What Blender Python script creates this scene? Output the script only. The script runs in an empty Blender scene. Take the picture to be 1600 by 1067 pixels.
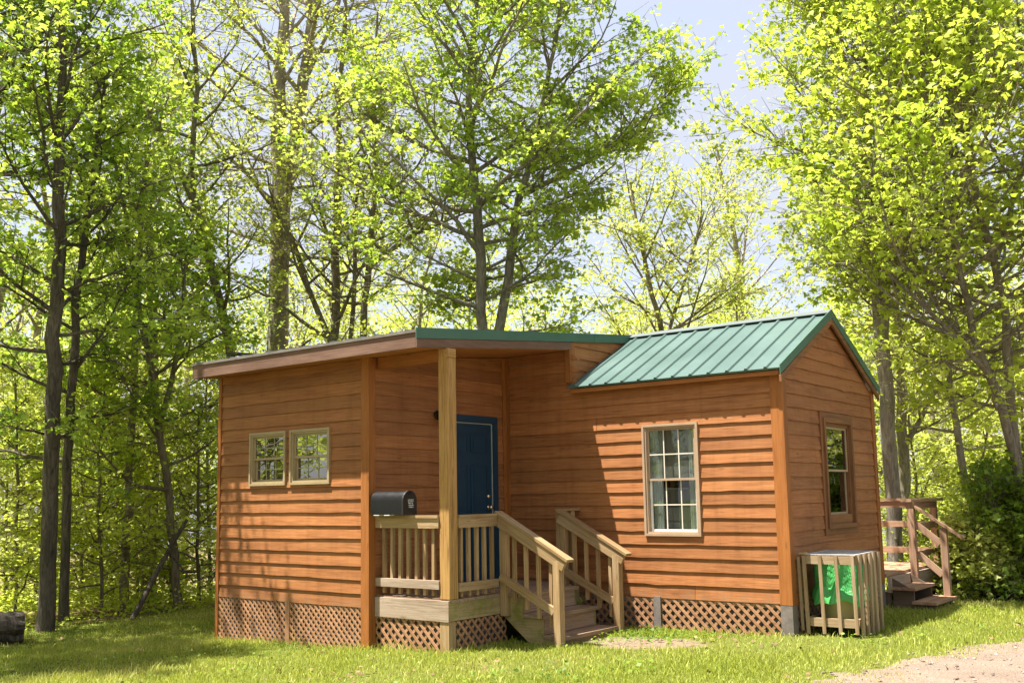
import bpy, math, random
import numpy as np
from math import radians, sin, cos, pi
from mathutils import Vector, Matrix

S = bpy.context.scene
COL = S.collection
# ------------------------------------------------------------------ camera
CAM = np.array([4.3953, -10.6066, 1.5347])
YAW, PITCH, ROLL, FPX = .663, .1244, .0166, 1574.88
R0 = np.array([cos(YAW), sin(YAW), 0.])
FW = np.array([-sin(YAW)*cos(PITCH), cos(YAW)*cos(PITCH), sin(PITCH)])
U0 = np.array([sin(YAW)*sin(PITCH), -cos(YAW)*sin(PITCH), cos(PITCH)])
RT = cos(ROLL)*R0 - sin(ROLL)*U0
UP = sin(ROLL)*R0 + cos(ROLL)*U0
cam = bpy.data.cameras.new('camera')
camo = bpy.data.objects.new('camera', cam)
COL.objects.link(camo)
camo.matrix_world = Matrix(((RT[0], UP[0], -FW[0], CAM[0]), (RT[1], UP[1], -FW[1], CAM[1]),
                            (RT[2], UP[2], -FW[2], CAM[2]), (0, 0, 0, 1)))
cam.sensor_width = 36
cam.lens = FPX*36/1600
cam.shift_x = 15.12/1600
cam.shift_y = 44.38/1600
cam.clip_end = 2000
S.camera = camo

def at(px, py, d):
    """world point at depth d (metres along the view axis) for a spot in the reference frame"""
    return CAM + d*(FW + RT*(px-800+15.12)/FPX - UP*(py-533.5-44.38)/FPX)

def depth(p):
    return float((np.asarray(p)-CAM) @ FW)

# ------------------------------------------------------------------ light
SUN = np.array([-.9, -1., 3.75]); SUN /= np.linalg.norm(SUN)
W = bpy.data.worlds.new('World'); S.world = W
W.use_nodes = True
nt = W.node_tree
bg = nt.nodes['Background']
sky = nt.nodes.new('ShaderNodeTexSky'); sky.sky_type = 'NISHITA'; sky.sun_disc = False
sky.sun_elevation = math.asin(SUN[2]); sky.sun_rotation = math.atan2(SUN[0], SUN[1]) % (2*pi)
sky.dust_density = 2.5; sky.air_density = 1.0; sky.ozone_density = 1.2; sky.altitude = 200
tc = nt.nodes.new('ShaderNodeTexCoord')
mp = nt.nodes.new('ShaderNodeMapping'); mp.inputs['Scale'].default_value = (1.2, 2.2, 4.5)
nz = nt.nodes.new('ShaderNodeTexNoise'); nz.inputs['Scale'].default_value = 1.6; nz.inputs['Detail'].default_value = 7
nz.inputs['Roughness'].default_value = .6
rp = nt.nodes.new('ShaderNodeValToRGB')
rp.color_ramp.elements[0].position = .40; rp.color_ramp.elements[0].color = (.12, .12, .12, 1)
rp.color_ramp.elements[1].position = .72; rp.color_ramp.elements[1].color = (.97, .97, .97, 1)
mx = nt.nodes.new('ShaderNodeMix'); mx.data_type = 'RGBA'
rp.color_ramp.elements[0].color = (.68, .68, .68, 1)
mx.inputs['B'].default_value = (2.15, 2.18, 2.4, 1)          # thin high cloud
nt.links.new(tc.outputs['Generated'], mp.inputs['Vector']); nt.links.new(mp.outputs[0], nz.inputs['Vector'])
nt.links.new(nz.outputs['Fac'], rp.inputs[0]); nt.links.new(rp.outputs[0], mx.inputs['Factor'])
nt.links.new(sky.outputs[0], mx.inputs['A']); nt.links.new(mx.outputs['Result'], bg.inputs['Color'])
bg.inputs['Strength'].default_value = .105
sl = bpy.data.lights.new('sun', 'SUN'); sl.energy = 5.0; sl.angle = radians(.55); sl.color = (1, .95, .86)
so = bpy.data.objects.new('sun', sl); COL.objects.link(so)
so.rotation_euler = Vector(SUN).to_track_quat('Z', 'Y').to_euler()
S.view_settings.view_transform = 'Standard'
S.view_settings.look = 'None'
S.view_settings.exposure = 1.82
S.view_settings.gamma = 1
S.cycles.max_bounces = 8; S.cycles.diffuse_bounces = 4; S.cycles.glossy_bounces = 3
S.cycles.transmission_bounces = 5; S.cycles.transparent_max_bounces = 8

# ------------------------------------------------------------------ materials
def newmat(name):
    m = bpy.data.materials.new(name); m.use_nodes = True
    return m, m.node_tree, m.node_tree.nodes['Principled BSDF']

def N(nt, t, **kw):
    n = nt.nodes.new(t)
    for k, v in kw.items():
        if k in n.inputs.keys(): n.inputs[k].default_value = v
        else: setattr(n, k, v)
    return n

def ramp(nt, src, stops):
    r = nt.nodes.new('ShaderNodeValToRGB')
    e = r.color_ramp.elements
    while len(e) < len(stops): e.new(.5)
    for x, (p, c) in zip(e, stops):
        x.position = p; x.color = (*c, 1) if len(c) == 3 else c
    nt.links.new(src, r.inputs[0])
    return r.outputs[0]

def mixc(nt, fac, a, b, mode='MIX'):
    m = nt.nodes.new('ShaderNodeMix'); m.data_type = 'RGBA'; m.blend_type = mode
    for k, v in (('Factor', fac), ('A', a), ('B', b)):
        if isinstance(v, (int, float)): m.inputs[k].default_value = v
        elif isinstance(v, tuple): m.inputs[k].default_value = (*v, 1) if len(v) == 3 else v
        else: nt.links.new(v, m.inputs[k])
    return m.outputs['Result']

def math_(nt, op, a, b=None):
    m = nt.nodes.new('ShaderNodeMath'); m.operation = op
    for i, v in enumerate((a, b)):
        if v is None: continue
        if isinstance(v, (int, float)): m.inputs[i].default_value = v
        else: nt.links.new(v, m.inputs[i])
    return m.outputs[0]

def wood(name, dark, mid, light, stain=False, weather=None, wfac=.0, rough=.68, bump=.25, moss=None, vary=.35, spec=.3):
    """timber whose grain runs along each board ('gp' holds board coordinates, 'rnd' a tone per board)"""
    m, t, p = newmat(name)
    a = N(t, 'ShaderNodeAttribute', attribute_name='gp')
    r = N(t, 'ShaderNodeAttribute', attribute_name='rnd')
    mp = N(t, 'ShaderNodeMapping', Scale=(1.1, 26, 26)); t.links.new(a.outputs['Vector'], mp.inputs[0])
    n1 = N(t, 'ShaderNodeTexNoise', Scale=2.2, Detail=8., Roughness=.65, Distortion=.6); t.links.new(mp.outputs[0], n1.inputs['Vector'])
    mp2 = N(t, 'ShaderNodeMapping', Scale=(.9, 3.5, 3.5)); t.links.new(a.outputs['Vector'], mp2.inputs[0])
    n2 = N(t, 'ShaderNodeTexNoise', Scale=1.4, Detail=5., Roughness=.6); t.links.new(mp2.outputs[0], n2.inputs['Vector'])
    c = ramp(t, n1.outputs['Fac'], [(.28, dark), (.5, mid), (.74, light)])
    # knots
    mp3 = N(t, 'ShaderNodeMapping', Scale=(2.0, 7, 7)); t.links.new(a.outputs['Vector'], mp3.inputs[0])
    vo = N(t, 'ShaderNodeTexVoronoi', Scale=1.0, Randomness=1.); t.links.new(mp3.outputs[0], vo.inputs['Vector'])
    kn = ramp(t, vo.outputs['Distance'], [(.03, (1, 1, 1)), (.13, (0, 0, 0))])
    c = mixc(t, math_(t, 'MULTIPLY', kn, .5), c, tuple(x*.45 for x in dark))
    v = math_(t, 'MULTIPLY_ADD', r.outputs['Fac'], vary)
    v.node.inputs[2].default_value = 1-vary*.5
    blot = ramp(t, n2.outputs['Fac'], [(.25, (.72, .70, .68)), (.55, (1, 1, 1)), (.8, (1.12, 1.1, 1.05))])
    c = mixc(t, 1., c, blot, 'MULTIPLY')
    cc = N(t, 'ShaderNodeCombineColor'); [t.links.new(v, cc.inputs[i]) for i in range(3)]
    c = mixc(t, 1., c, cc.outputs[0], 'MULTIPLY')
    if weather:
        wf = ramp(t, n2.outputs['Fac'], [(.5-.3*wfac, (0, 0, 0)), (.85-.3*wfac, (1, 1, 1))])
        c = mixc(t, math_(t, 'MULTIPLY', wf, min(1, .4+wfac)), c, weather)
    if stain:                                                # run marks, and splashed soil on the lowest boards
        tcs = N(t, 'ShaderNodeTexCoord'); ms = N(t, 'ShaderNodeMapping', Scale=(5, 5, .55)); t.links.new(tcs.outputs['Object'], ms.inputs[0])
        ns = N(t, 'ShaderNodeTexNoise', Scale=1.6, Detail=6., Roughness=.65); t.links.new(ms.outputs[0], ns.inputs['Vector'])
        c = mixc(t, 1., c, ramp(t, ns.outputs['Fac'], [(.28, (.84, .82, .80)), (.5, (1, 1, 1)), (.75, (1.06, 1.06, 1.08))]), 'MULTIPLY')
        sx = N(t, 'ShaderNodeSeparateXYZ'); t.links.new(tcs.outputs['Object'], sx.inputs[0])
        n5 = N(t, 'ShaderNodeTexNoise', Scale=7., Detail=6., Roughness=.7); t.links.new(tcs.outputs['Object'], n5.inputs['Vector'])
        hz = math_(t, 'ADD', math_(t, 'MULTIPLY', sx.outputs['Z'], -1.6), math_(t, 'MULTIPLY', n5.outputs['Fac'], 1.5))
        c = mixc(t, ramp(t, hz, [(.05, (0, 0, 0)), (.5, (.55, .55, .55))]), c, (.19, .125, .075))
    if moss:
        tcn = N(t, 'ShaderNodeTexCoord')
        n3 = N(t, 'ShaderNodeTexNoise', Scale=4.5, Detail=6., Roughness=.7); t.links.new(tcn.outputs['Object'], n3.inputs['Vector'])
        c = mixc(t, ramp(t, n3.outputs['Fac'], [(.46, (0, 0, 0)), (.64, (.8, .8, .8))]), c, moss)
    t.links.new(c, p.inputs['Base Color'])
    p.inputs['Roughness'].default_value = rough
    p.inputs['Specular IOR Level'].default_value = spec
    b = N(t, 'ShaderNodeBump', Strength=bump, Distance=.006); t.links.new(n1.outputs['Fac'], b.inputs['Height'])
    t.links.new(b.outputs[0], p.inputs['Normal'])
    return m

def paint(name, col, rough=.5, metal=0., bump=.0, var=.12, scale=6., spec=.5, dirt=None):
    m, t, p = newmat(name)
    tcn = N(t, 'ShaderNodeTexCoord')
    n = N(t, 'ShaderNodeTexNoise', Scale=scale, Detail=6., Roughness=.65); t.links.new(tcn.outputs['Object'], n.inputs['Vector'])
    c = ramp(t, n.outputs['Fac'], [(.3, tuple(x*(1-var) for x in col)), (.7, tuple(min(1, x*(1+var)) for x in col))])
    if dirt:
        n2 = N(t, 'ShaderNodeTexNoise', Scale=scale*5, Detail=5., Roughness=.7); t.links.new(tcn.outputs['Object'], n2.inputs['Vector'])
        c = mixc(t, ramp(t, n2.outputs['Fac'], [(.6, (0, 0, 0)), (.75, (.8, .8, .8))]), c, dirt)
    t.links.new(c, p.inputs['Base Color'])
    rr = ramp(t, n.outputs['Fac'], [(.3, (rough*.85,)*3), (.7, (min(1, rough*1.15),)*3)])
    t.links.new(rr, p.inputs['Roughness'])
    p.inputs['Metallic'].default_value = metal
    p.inputs['Specular IOR Level'].default_value = spec
    if bump:
        b = N(t, 'ShaderNodeBump', Strength=bump, Distance=.01); t.links.new(n.outputs['Fac'], b.inputs['Height'])
        t.links.new(b.outputs[0], p.inputs['Normal'])
    return m

def glass(name, k=1.0):
    m = bpy.data.materials.new(name); m.use_nodes = True; t = m.node_tree
    t.nodes.remove(t.nodes['Principled BSDF'])
    tr = N(t, 'ShaderNodeBsdfTransparent'); tr.inputs[0].default_value = (.82, .86, .84, 1)
    gl = N(t, 'ShaderNodeBsdfGlossy', Roughness=.012)
    fr = N(t, 'ShaderNodeFresnel', IOR=1.55)
    f = math_(t, 'MULTIPLY_ADD', fr.outputs[0], 1.7*k); f.node.inputs[2].default_value = .12*k
    f.node.use_clamp = True
    tcn = N(t, 'ShaderNodeTexCoord')
    nn = N(t, 'ShaderNodeTexNoise', Scale=3., Detail=1.); t.links.new(tcn.outputs['Object'], nn.inputs['Vector'])
    b = N(t, 'ShaderNodeBump', Strength=.05, Distance=.02); t.links.new(nn.outputs['Fac'], b.inputs['Height'])
    t.links.new(b.outputs[0], gl.inputs['Normal'])
    mx = N(t, 'ShaderNodeMixShader'); t.links.new(f, mx.inputs[0]); t.links.new(tr.outputs[0], mx.inputs[1]); t.links.new(gl.outputs[0], mx.inputs[2])
    t.links.new(mx.outputs[0], t.nodes['Material Output'].inputs[0])
    return m

def leafmat(name, cols, trans, tfac=.42, rough=.5):
    m, t, p = newmat(name)
    a = N(t, 'ShaderNodeAttribute', attribute_name='tint')
    oi = N(t, 'ShaderNodeObjectInfo')
    v = math_(t, 'MULTIPLY_ADD', oi.outputs['Random'], .24); v.node.inputs[2].default_value = -.12
    v = math_(t, 'ADD', a.outputs['Fac'], v)
    c = ramp(t, v, [(.05, cols[0]), (.5, cols[1]), (.95, cols[2])])
    t.links.new(c, p.inputs['Base Color'])
    p.inputs['Roughness'].default_value = rough
    p.inputs['Specular IOR Level'].default_value = .35
    tl = N(t, 'ShaderNodeBsdfTranslucent')
    ct = mixc(t, 1., c, trans, 'MULTIPLY'); t.links.new(ct, tl.inputs[0])
    mx = N(t, 'ShaderNodeMixShader'); mx.inputs[0].default_value = tfac
    t.links.new(p.outputs[0], mx.inputs[1]); t.links.new(tl.outputs[0], mx.inputs[2])
    t.links.new(mx.outputs[0], t.nodes['Material Output'].inputs[0])
    return m

def barkmat(name, dark, light, moss=None):
    m, t, p = newmat(name)
    tcn = N(t, 'ShaderNodeTexCoord')
    mp = N(t, 'ShaderNodeMapping', Scale=(9, 9, 1.6)); t.links.new(tcn.outputs['Object'], mp.inputs[0])
    n = N(t, 'ShaderNodeTexNoise', Scale=2.4, Detail=8., Roughness=.7, Distortion=.8); t.links.new(mp.outputs[0], n.inputs['Vector'])
    n2 = N(t, 'ShaderNodeTexNoise', Scale=1.3, Detail=4.); t.links.new(tcn.outputs['Object'], n2.inputs['Vector'])
    c = ramp(t, n.outputs['Fac'], [(.34, dark), (.62, light)])
    c = mixc(t, 1., c, ramp(t, n2.outputs['Fac'], [(.3, (.65, .65, .65)), (.7, (1.2, 1.2, 1.2))]), 'MULTIPLY')
    if moss: c = mixc(t, ramp(t, n2.outputs['Fac'], [(.5, (0, 0, 0)), (.68, (.7, .7, .7))]), c, moss)
    t.links.new(c, p.inputs['Base Color']); p.inputs['Roughness'].default_value = .9
    p.inputs['Specular IOR Level'].default_value = .15
    b = N(t, 'ShaderNodeBump', Strength=.9, Distance=.03); t.links.new(n.outputs['Fac'], b.inputs['Height'])
    t.links.new(b.outputs[0], p.inputs['Normal'])
    return m

M = {}
M['siding'] = wood('stained_siding', (.18, .066, .020), (.315, .121, .039), (.395, .165, .063), stain=True, weather=(.22, .11, .036), wfac=.12, vary=.36, rough=.6, bump=.3)
M['trim'] = wood('stained_trim', (.21, .07, .015), (.30, .107, .025), (.35, .135, .036), vary=.15, rough=.6)
M['soffit'] = wood('stained_plywood', (.25, .088, .022), (.33, .125, .034), (.38, .15, .045), vary=.1)
M['fascia'] = wood('brown_fascia', (.10, .052, .035), (.15, .083, .057), (.20, .115, .083), vary=.2, weather=(.22, .14, .105), wfac=.1)
M['pine'] = wood('weathered_pine_post', (.16, .08, .022), (.40, .22, .07), (.50, .31, .12), weather=(.24, .15, .05), wfac=.14, vary=.1, bump=.5)
M['rail'] = wood('weathered_rail', (.20, .115, .047), (.32, .205, .095), (.42, .30, .16), weather=(.38, .29, .195), wfac=.15, vary=.3, bump=.5)
M['rim'] = wood('grey_deck_board', (.25, .175, .12), (.38, .285, .21), (.46, .36, .275), vary=.2, weather=(.40, .325, .26), wfac=.2, bump=.5)
M['rimmoss'] = wood('mossy_deck_board', (.22, .16, .07), (.33, .25, .12), (.42, .32, .17), vary=.2, moss=(.15, .16, .02), bump=.5)
M['tread'] = wood('worn_tread', (.15, .095, .055), (.26, .175, .11), (.36, .26, .17), vary=.3, weather=(.33, .25, .17), wfac=.15, bump=.5)
M['reddeck'] = wood('reddish_deck_timber', (.24, .125, .07), (.34, .20, .125), (.42, .275, .185), vary=.2, weather=(.38, .28, .205), wfac=.1, bump=.4)
M['darkdeck'] = wood('dark_deck_timber', (.08, .055, .035), (.13, .09, .06), (.18, .13, .09), vary=.2)
M['lattice'] = wood('stained_lattice', (.24, .11, .05), (.34, .175, .088), (.40, .22, .12), vary=.3, weather=(.42, .25, .15), wfac=.1)
M['slat'] = wood('bin_slat', (.20, .125, .06), (.31, .21, .115), (.39, .285, .165), vary=.3, weather=(.33, .26, .19), wfac=.25, bump=.4)
M['pier'] = paint('grey_pier', (.15, .125, .11), .85, bump=.4, var=.3, scale=9)
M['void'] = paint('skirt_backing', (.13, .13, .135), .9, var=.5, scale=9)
M['inner'] = paint('interior_wall', (.22, .19, .15), .9)
M['roof'] = paint('green_metal_roof', (.062, .106, .097), .42, var=.10, scale=1.2, spec=.5, dirt=(.085, .13, .115))
M['rooftrim'] = paint('green_metal_trim', (.045, .115, .078), .45, var=.14, scale=3, dirt=(.08, .12, .09))
M['ridge'] = paint('ridge_cap', (.085, .105, .105), .6, var=.1, scale=3)
M['door'] = paint('blue_door', (.006, .037, .070), .38, var=.08)
M['brass'] = paint('satin_brass', (.75, .62, .40), .25, metal=1.)
M['strip'] = paint('weather_strip', (.33, .33, .32), .5)
M['vinyl'] = paint('tan_vinyl', (.36, .25, .165), .45, var=.08)
M['vinyl2'] = paint('olive_tan_vinyl', (.33, .25, .14), .45, var=.1)
M['casing'] = wood('brown_casing', (.12, .052, .02), (.20, .09, .033), (.27, .13, .05), vary=.2)
M['white'] = paint('white_grille', (.62, .56, .47), .5)
M['whites'] = paint('white_sash_edge', (.75, .73, .70), .5)
M['blackmetal'] = paint('black_metal', (.007, .007, .008), .42, var=.25, scale=14, bump=.05, spec=.3, dirt=(.018, .018, .019))
M['blackplastic'] = paint('black_plastic', (.012, .011, .011), .5, bump=.3, scale=90)
M['bulb'] = paint('frosted_bulb', (.75, .72, .66), .3)
M['mark'] = paint('white_sticker', (.75, .75, .72), .6)
M['glass'] = glass('window_glass', 1.5)
M['glassdim'] = glass('window_glass_clear', .28)
M['glassgab'] = glass('window_glass_gable', 1.1)
M['grilledim'] = paint('olive_grille', (.30, .29, .19), .5)
M['sheer'] = paint('grey_blind', (.24, .22, .20), .8)
M['pane_dark'] = paint('dark_grey_panel', (.12, .115, .115), .8)
M['upper_pane_panel'] = paint('tree_reflection_tone', (.50, .50, .38), .8)
M['cartop'] = paint('grey_lid', (.42, .40, .41), .55, var=.15, scale=10)
M['can'] = paint('olive_bin', (.32, .33, .15), .5, var=.1)

def curtain_mat():
    m, t, p = newmat('lace_curtain')
    p.inputs['Base Color'].default_value = (.72, .72, .66, 1); p.inputs['Roughness'].default_value = .9
    tl = N(t, 'ShaderNodeBsdfTranslucent'); tl.inputs[0].default_value = (.7, .7, .66, 1)
    mx = N(t, 'ShaderNodeMixShader'); mx.inputs[0].default_value = .4
    t.links.new(p.outputs[0], mx.inputs[1]); t.links.new(tl.outputs[0], mx.inputs[2])
    t.links.new(mx.outputs[0], t.nodes['Material Output'].inputs[0])
    return m
M['curtain'] = curtain_mat()

def bag_mat():
    m, t, p = newmat('green_plastic_film')
    p.inputs['Base Color'].default_value = (.10, .50, .14, 1); p.inputs['Roughness'].default_value = .22
    tcn = N(t, 'ShaderNodeTexCoord')
    n = N(t, 'ShaderNodeTexNoise', Scale=9., Detail=4., Distortion=1.2); t.links.new(tcn.outputs['Object'], n.inputs['Vector'])
    b = N(t, 'ShaderNodeBump', Strength=.7, Distance=.03); t.links.new(n.outputs['Fac'], b.inputs['Height']); t.links.new(b.outputs[0], p.inputs['Normal'])
    tl = N(t, 'ShaderNodeBsdfTranslucent'); tl.inputs[0].default_value = (.14, .60, .17, 1)
    mx = N(t, 'ShaderNodeMixShader'); mx.inputs[0].default_value = .3
    t.links.new(p.outputs[0], mx.inputs[1]); t.links.new(tl.outputs[0], mx.inputs[2])
    t.links.new(mx.outputs[0], t.nodes['Material Output'].inputs[0])
    return m
M['bag'] = bag_mat()
YG = (1.2, 1.2, .85)
M['leaf_maple'] = leafmat('maple_leaf', [(.17, .28, .03), (.31, .42, .05), (.45, .53, .10)], YG, .55)
M['leaf_bright'] = leafmat('bright_maple_leaf', [(.20, .30, .03), (.36, .45, .05), (.50, .56, .10)], YG, .55)
M['leaf_spring'] = leafmat('spring_leaf', [(.32, .38, .06), (.44, .49, .10), (.56, .58, .19)], YG, .53)
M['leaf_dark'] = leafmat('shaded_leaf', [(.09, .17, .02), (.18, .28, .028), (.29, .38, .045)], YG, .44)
M['leaf_wood'] = leafmat('woodland_leaf', [(.28, .36, .035), (.42, .49, .055), (.54, .57, .12)], YG, .54)
M['grass'] = leafmat('grass_blade', [(.20, .26, .03), (.34, .38, .05), (.50, .47, .17)], (1.2, 1.15, .8), .35, .55)
M['dead'] = leafmat('dead_leaf', [(.09, .05, .025), (.20, .12, .06), (.33, .22, .12)], (1, .9, .7), .15, .7)
M['stone'] = leafmat('stone_bits', [(.11, .08, .065), (.21, .165, .14), (.36, .30, .26)], (1, 1, 1), .0, .8)
M['bark'] = barkmat('grey_bark', (.13, .105, .082), (.34, .29, .235))
M['bark_light'] = barkmat('pale_bark', (.20, .165, .13), (.46, .40, .335))
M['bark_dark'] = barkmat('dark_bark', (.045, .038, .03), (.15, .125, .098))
M['bark_moss'] = barkmat('mossy_bark', (.09, .075, .055), (.26, .22, .165), (.14, .16, .05))

# ------------------------------------------------------------------ object helpers
def link(o, parent=None):
    COL.objects.link(o)
    if parent is not None: o.parent = parent
    return o

def thing(name, label, cat, loc=(0, 0, 0), rz=0, group=None):
    o = bpy.data.objects.new(name, None); COL.objects.link(o)
    o.empty_display_size = .3
    o.location = loc; o.rotation_euler = (0, 0, rz)
    return tag(o, label, cat, group)

def tag(o, label=None, cat=None, group=None, kind=None):
    if label: o['label'] = label
    if cat: o['category'] = cat
    if group: o['group'] = group
    if kind: o['kind'] = kind
    return o

RB = random.Random(11)
class MB:
    """collects shapes into one mesh; keeps board coordinates for the timber materials"""
    def __init__(s): s.v = []; s.f = []; s.g = []; s.r = []
    def poly(s, pts, faces, gp, rnd=None):
        b = len(s.v); s.v += [tuple(map(float, p)) for p in pts]; s.g += gp
        s.r += [RB.random() if rnd is None else rnd]*len(pts)
        s.f += [tuple(b+i for i in f) for f in faces]
        return s
    def obox(s, c, ax, ay, az, rnd=None):
        """box about centre c with half-axis vectors"""
        c, ax, ay, az = (np.asarray(a, float) for a in (c, ax, ay, az))
        L = [np.linalg.norm(a) for a in (ax, ay, az)]
        o = sorted(range(3), key=lambda i: -L[i])
        off = (RB.random()*50, RB.random()*50, RB.random()*50)
        pts, gp = [], []
        for k in (-1, 1):
            for j in (-1, 1):
                for i in (-1, 1):
                    pts.append(c+i*ax+j*ay+k*az); q = (i*L[0], j*L[1], k*L[2])
                    gp.append((q[o[0]]+off[0], q[o[1]]+off[1], q[o[2]]+off[2]))
        fs = [(0, 2, 3, 1), (4, 5, 7, 6), (0, 1, 5, 4), (2, 6, 7, 3), (0, 4, 6, 2), (1, 3, 7, 5)]
        if np.dot(np.cross(ax, ay), az) < 0: fs = [f[::-1] for f in fs]
        return s.poly(pts, fs, gp, rnd)
    def box(s, x0, x1, y0, y1, z0, z1, rnd=None):
        return s.obox(((x0+x1)/2, (y0+y1)/2, (z0+z1)/2), ((x1-x0)/2, 0, 0), (0, (y1-y0)/2, 0), (0, 0, (z1-z0)/2), rnd)
    def bar(s, p, q, w, h, side=(0, 1, 0), rnd=None):
        """board from p to q, w wide along 'side', h deep the other way; p,q on the centre line"""
        p, q = np.asarray(p, float), np.asarray(q, float); d = q-p; L = np.linalg.norm(d); d /= L
        sd = np.asarray(side, float); sd = sd-d*(sd@d); sd /= np.linalg.norm(sd); u = np.cross(d, sd)
        return s.obox((p+q)/2, d*L/2, sd*w/2, u*h/2, rnd)
    def prism(s, outline, O, a, b, n, th, rnd=None):
        """extrude a 2-D outline (a,b axes) by th along n"""
        O, a, b, n = (np.asarray(x, float) for x in (O, a, b, n)); k = len(outline)
        off = RB.random()*50
        pts = [O+a*x+b*y for x, y in outline]+[O+a*x+b*y+n*th for x, y in outline]
        gp = [(x+off, y+off, 0) for x, y in outline]+[(x+off, y+off, th) for x, y in outline]
        fs = [tuple(range(k))[::-1], tuple(range(k, 2*k))]+[(i, (i+1) % k, k+(i+1) % k, k+i) for i in range(k)]
        area = sum(outline[i][0]*outline[(i+1) % k][1]-outline[(i+1) % k][0]*outline[i][1] for i in range(k))
        if area*np.dot(np.cross(a, b), n)*th < 0: fs = [f[::-1] for f in fs]
        return s.poly(pts, fs, gp, rnd)
    def lathe(s, prof, c, axis=(0, 0, 1), n=20, rnd=None):
        c = np.asarray(c, float); w = np.asarray(axis, float); w /= np.linalg.norm(w)
        u = np.cross(w, (0, 0, 1) if abs(w[2]) < .9 else (1, 0, 0)); u /= np.linalg.norm(u); v = np.cross(w, u)
        pts = [c+w*h+r*(u*cos(2*pi*i/n)+v*sin(2*pi*i/n)) for r, h in prof for i in range(n)]
        fs = [(j*n+i, j*n+(i+1) % n, (j+1)*n+(i+1) % n, (j+1)*n+i) for j in range(len(prof)-1) for i in range(n)]
        fs += [tuple(range(n))[::-1], tuple(range((len(prof)-1)*n, len(prof)*n))]
        return s.poly(pts, fs, [tuple(p) for p in pts], rnd)
    def build(s, name, mat, parent=None, smooth=False, bevel=0):
        me = bpy.data.meshes.new(name); me.from_pydata(s.v, [], s.f); me.materials.append(mat)
        g = me.attributes.new('gp', 'FLOAT_VECTOR', 'POINT'); g.data.foreach_set('vector', np.array(s.g, np.float32).ravel())
        r = me.attributes.new('rnd', 'FLOAT', 'POINT'); r.data.foreach_set('value', np.array(s.r, np.float32))
        if smooth:
            me.shade_smooth() if hasattr(me, 'shade_smooth') else None
        me.update()
        o = bpy.data.objects.new(name, me); link(o, parent)
        if bevel:
            b = o.modifiers.new('edge', 'BEVEL'); b.width = bevel; b.segments = 2; b.limit_method = 'ANGLE'
        return o

# ------------------------------------------------------------------ ground
def smoothstep(a, b, x):
    t = np.clip((x-a)/(b-a), 0, 1); return t*t*(3-2*t)
def wave(x, y, k=1., s=0.):
    return (np.sin(x*.9*k+s)*np.cos(y*1.1*k+s*1.7)+.6*np.sin(x*2.1*k-y*1.3*k+s)+.35*np.sin(x*4.3*k+y*3.7*k+2*s))/1.95
FH = np.array([-sin(YAW), cos(YAW)])
RH = np.array([cos(YAW), sin(YAW)])
def gz(x, y):
    x = np.asarray(x, float); y = np.asarray(y, float)
    z = .031*np.minimum(x, 0)*smoothstep(-60, -8, x)
    d = (x-CAM[0])*FH[0]+(y-CAM[1])*FH[1]; r = (x-CAM[0])*RH[0]+(y-CAM[1])*RH[1]
    st = 18.5-4.2*smoothstep(2, 5, r)                       # the ground falls away behind the lawn
    e = np.maximum(d-st, 0)
    z = z-np.minimum(.10*e, 5.5+.004*e)*smoothstep(0, 6, e)
    away = smoothstep(.5, 3, np.maximum(np.maximum(-x-6.6, x), np.maximum(-y-2.6, y-3.2)))
    return z+.035*wave(x*.55, y*.55)*away
def road_mask(x, y):
    """>0 where the worn gravel drive lies"""
    d = (x-CAM[0])*FH[0]+(y-CAM[1])*FH[1]; r = (x-CAM[0])*RH[0]+(y-CAM[1])*RH[1]
    edge = 8.25+.72*np.maximum(r-2.2, 0)+.10*np.maximum(r-5, 0)
    return edge-d+.25*wave(x*1.3, y*1.3, 1, 2.)+.16*wave(x*4, y*4, 1, 5.)+.09*wave(x*11, y*11, 1, 3.)
def bare_mask(x, y):
    """>0 on the trodden patch at the foot of the steps"""
    a = 1.15-np.hypot((x+1.25)/.6, (y+1.05)/.42)
    b = .8-np.hypot((x+12.2)/1.3, (y-.4)/1.0)
    return np.maximum(a, b)+.3*wave(x*5, y*5, 1, 1.)

def ground_mat():
    m, t, p = newmat('lawn_soil')
    tcn = N(t, 'ShaderNodeTexCoord')
    n1 = N(t, 'ShaderNodeTexNoise', Scale=1.1, Detail=8., Roughness=.65); t.links.new(tcn.outputs['Object'], n1.inputs['Vector'])
    n2 = N(t, 'ShaderNodeTexNoise', Scale=38., Detail=6., Roughness=.75); t.links.new(tcn.outputs['Object'], n2.inputs['Vector'])
    litter = N(t, 'ShaderNodeAttribute', attribute_name='litter')
    bare = N(t, 'ShaderNodeAttribute', attribute_name='bare')
    g = ramp(t, n2.outputs['Fac'], [(.3, (.05, .065, .012)), (.55, (.11, .13, .022)), (.75, (.2, .17, .07))])
    l = ramp(t, n2.outputs['Fac'], [(.3, (.05, .035, .018)), (.5, (.15, .10, .055)), (.7, (.28, .2, .12))])
    l = mixc(t, ramp(t, n1.outputs['Fac'], [(.48, (0, 0, 0)), (.62, (.8, .8, .8))]), l, (.09, .12, .02))
    b = ramp(t, n2.outputs['Fac'], [(.3, (.13, .088, .06)), (.6, (.24, .175, .13)), (.8, (.32, .26, .2))])
    c = mixc(t, litter.outputs['Fac'], g, l); c = mixc(t, bare.outputs['Fac'], c, b)
    t.links.new(c, p.inputs['Base Color']); p.inputs['Roughness'].default_value = .95; p.inputs['Specular IOR Level'].default_value = .1
    bp = N(t, 'ShaderNodeBump', Strength=.6, Distance=.03); t.links.new(n2.outputs['Fac'], bp.inputs['Height']); t.links.new(bp.outputs[0], p.inputs['Normal'])
    return m

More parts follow.
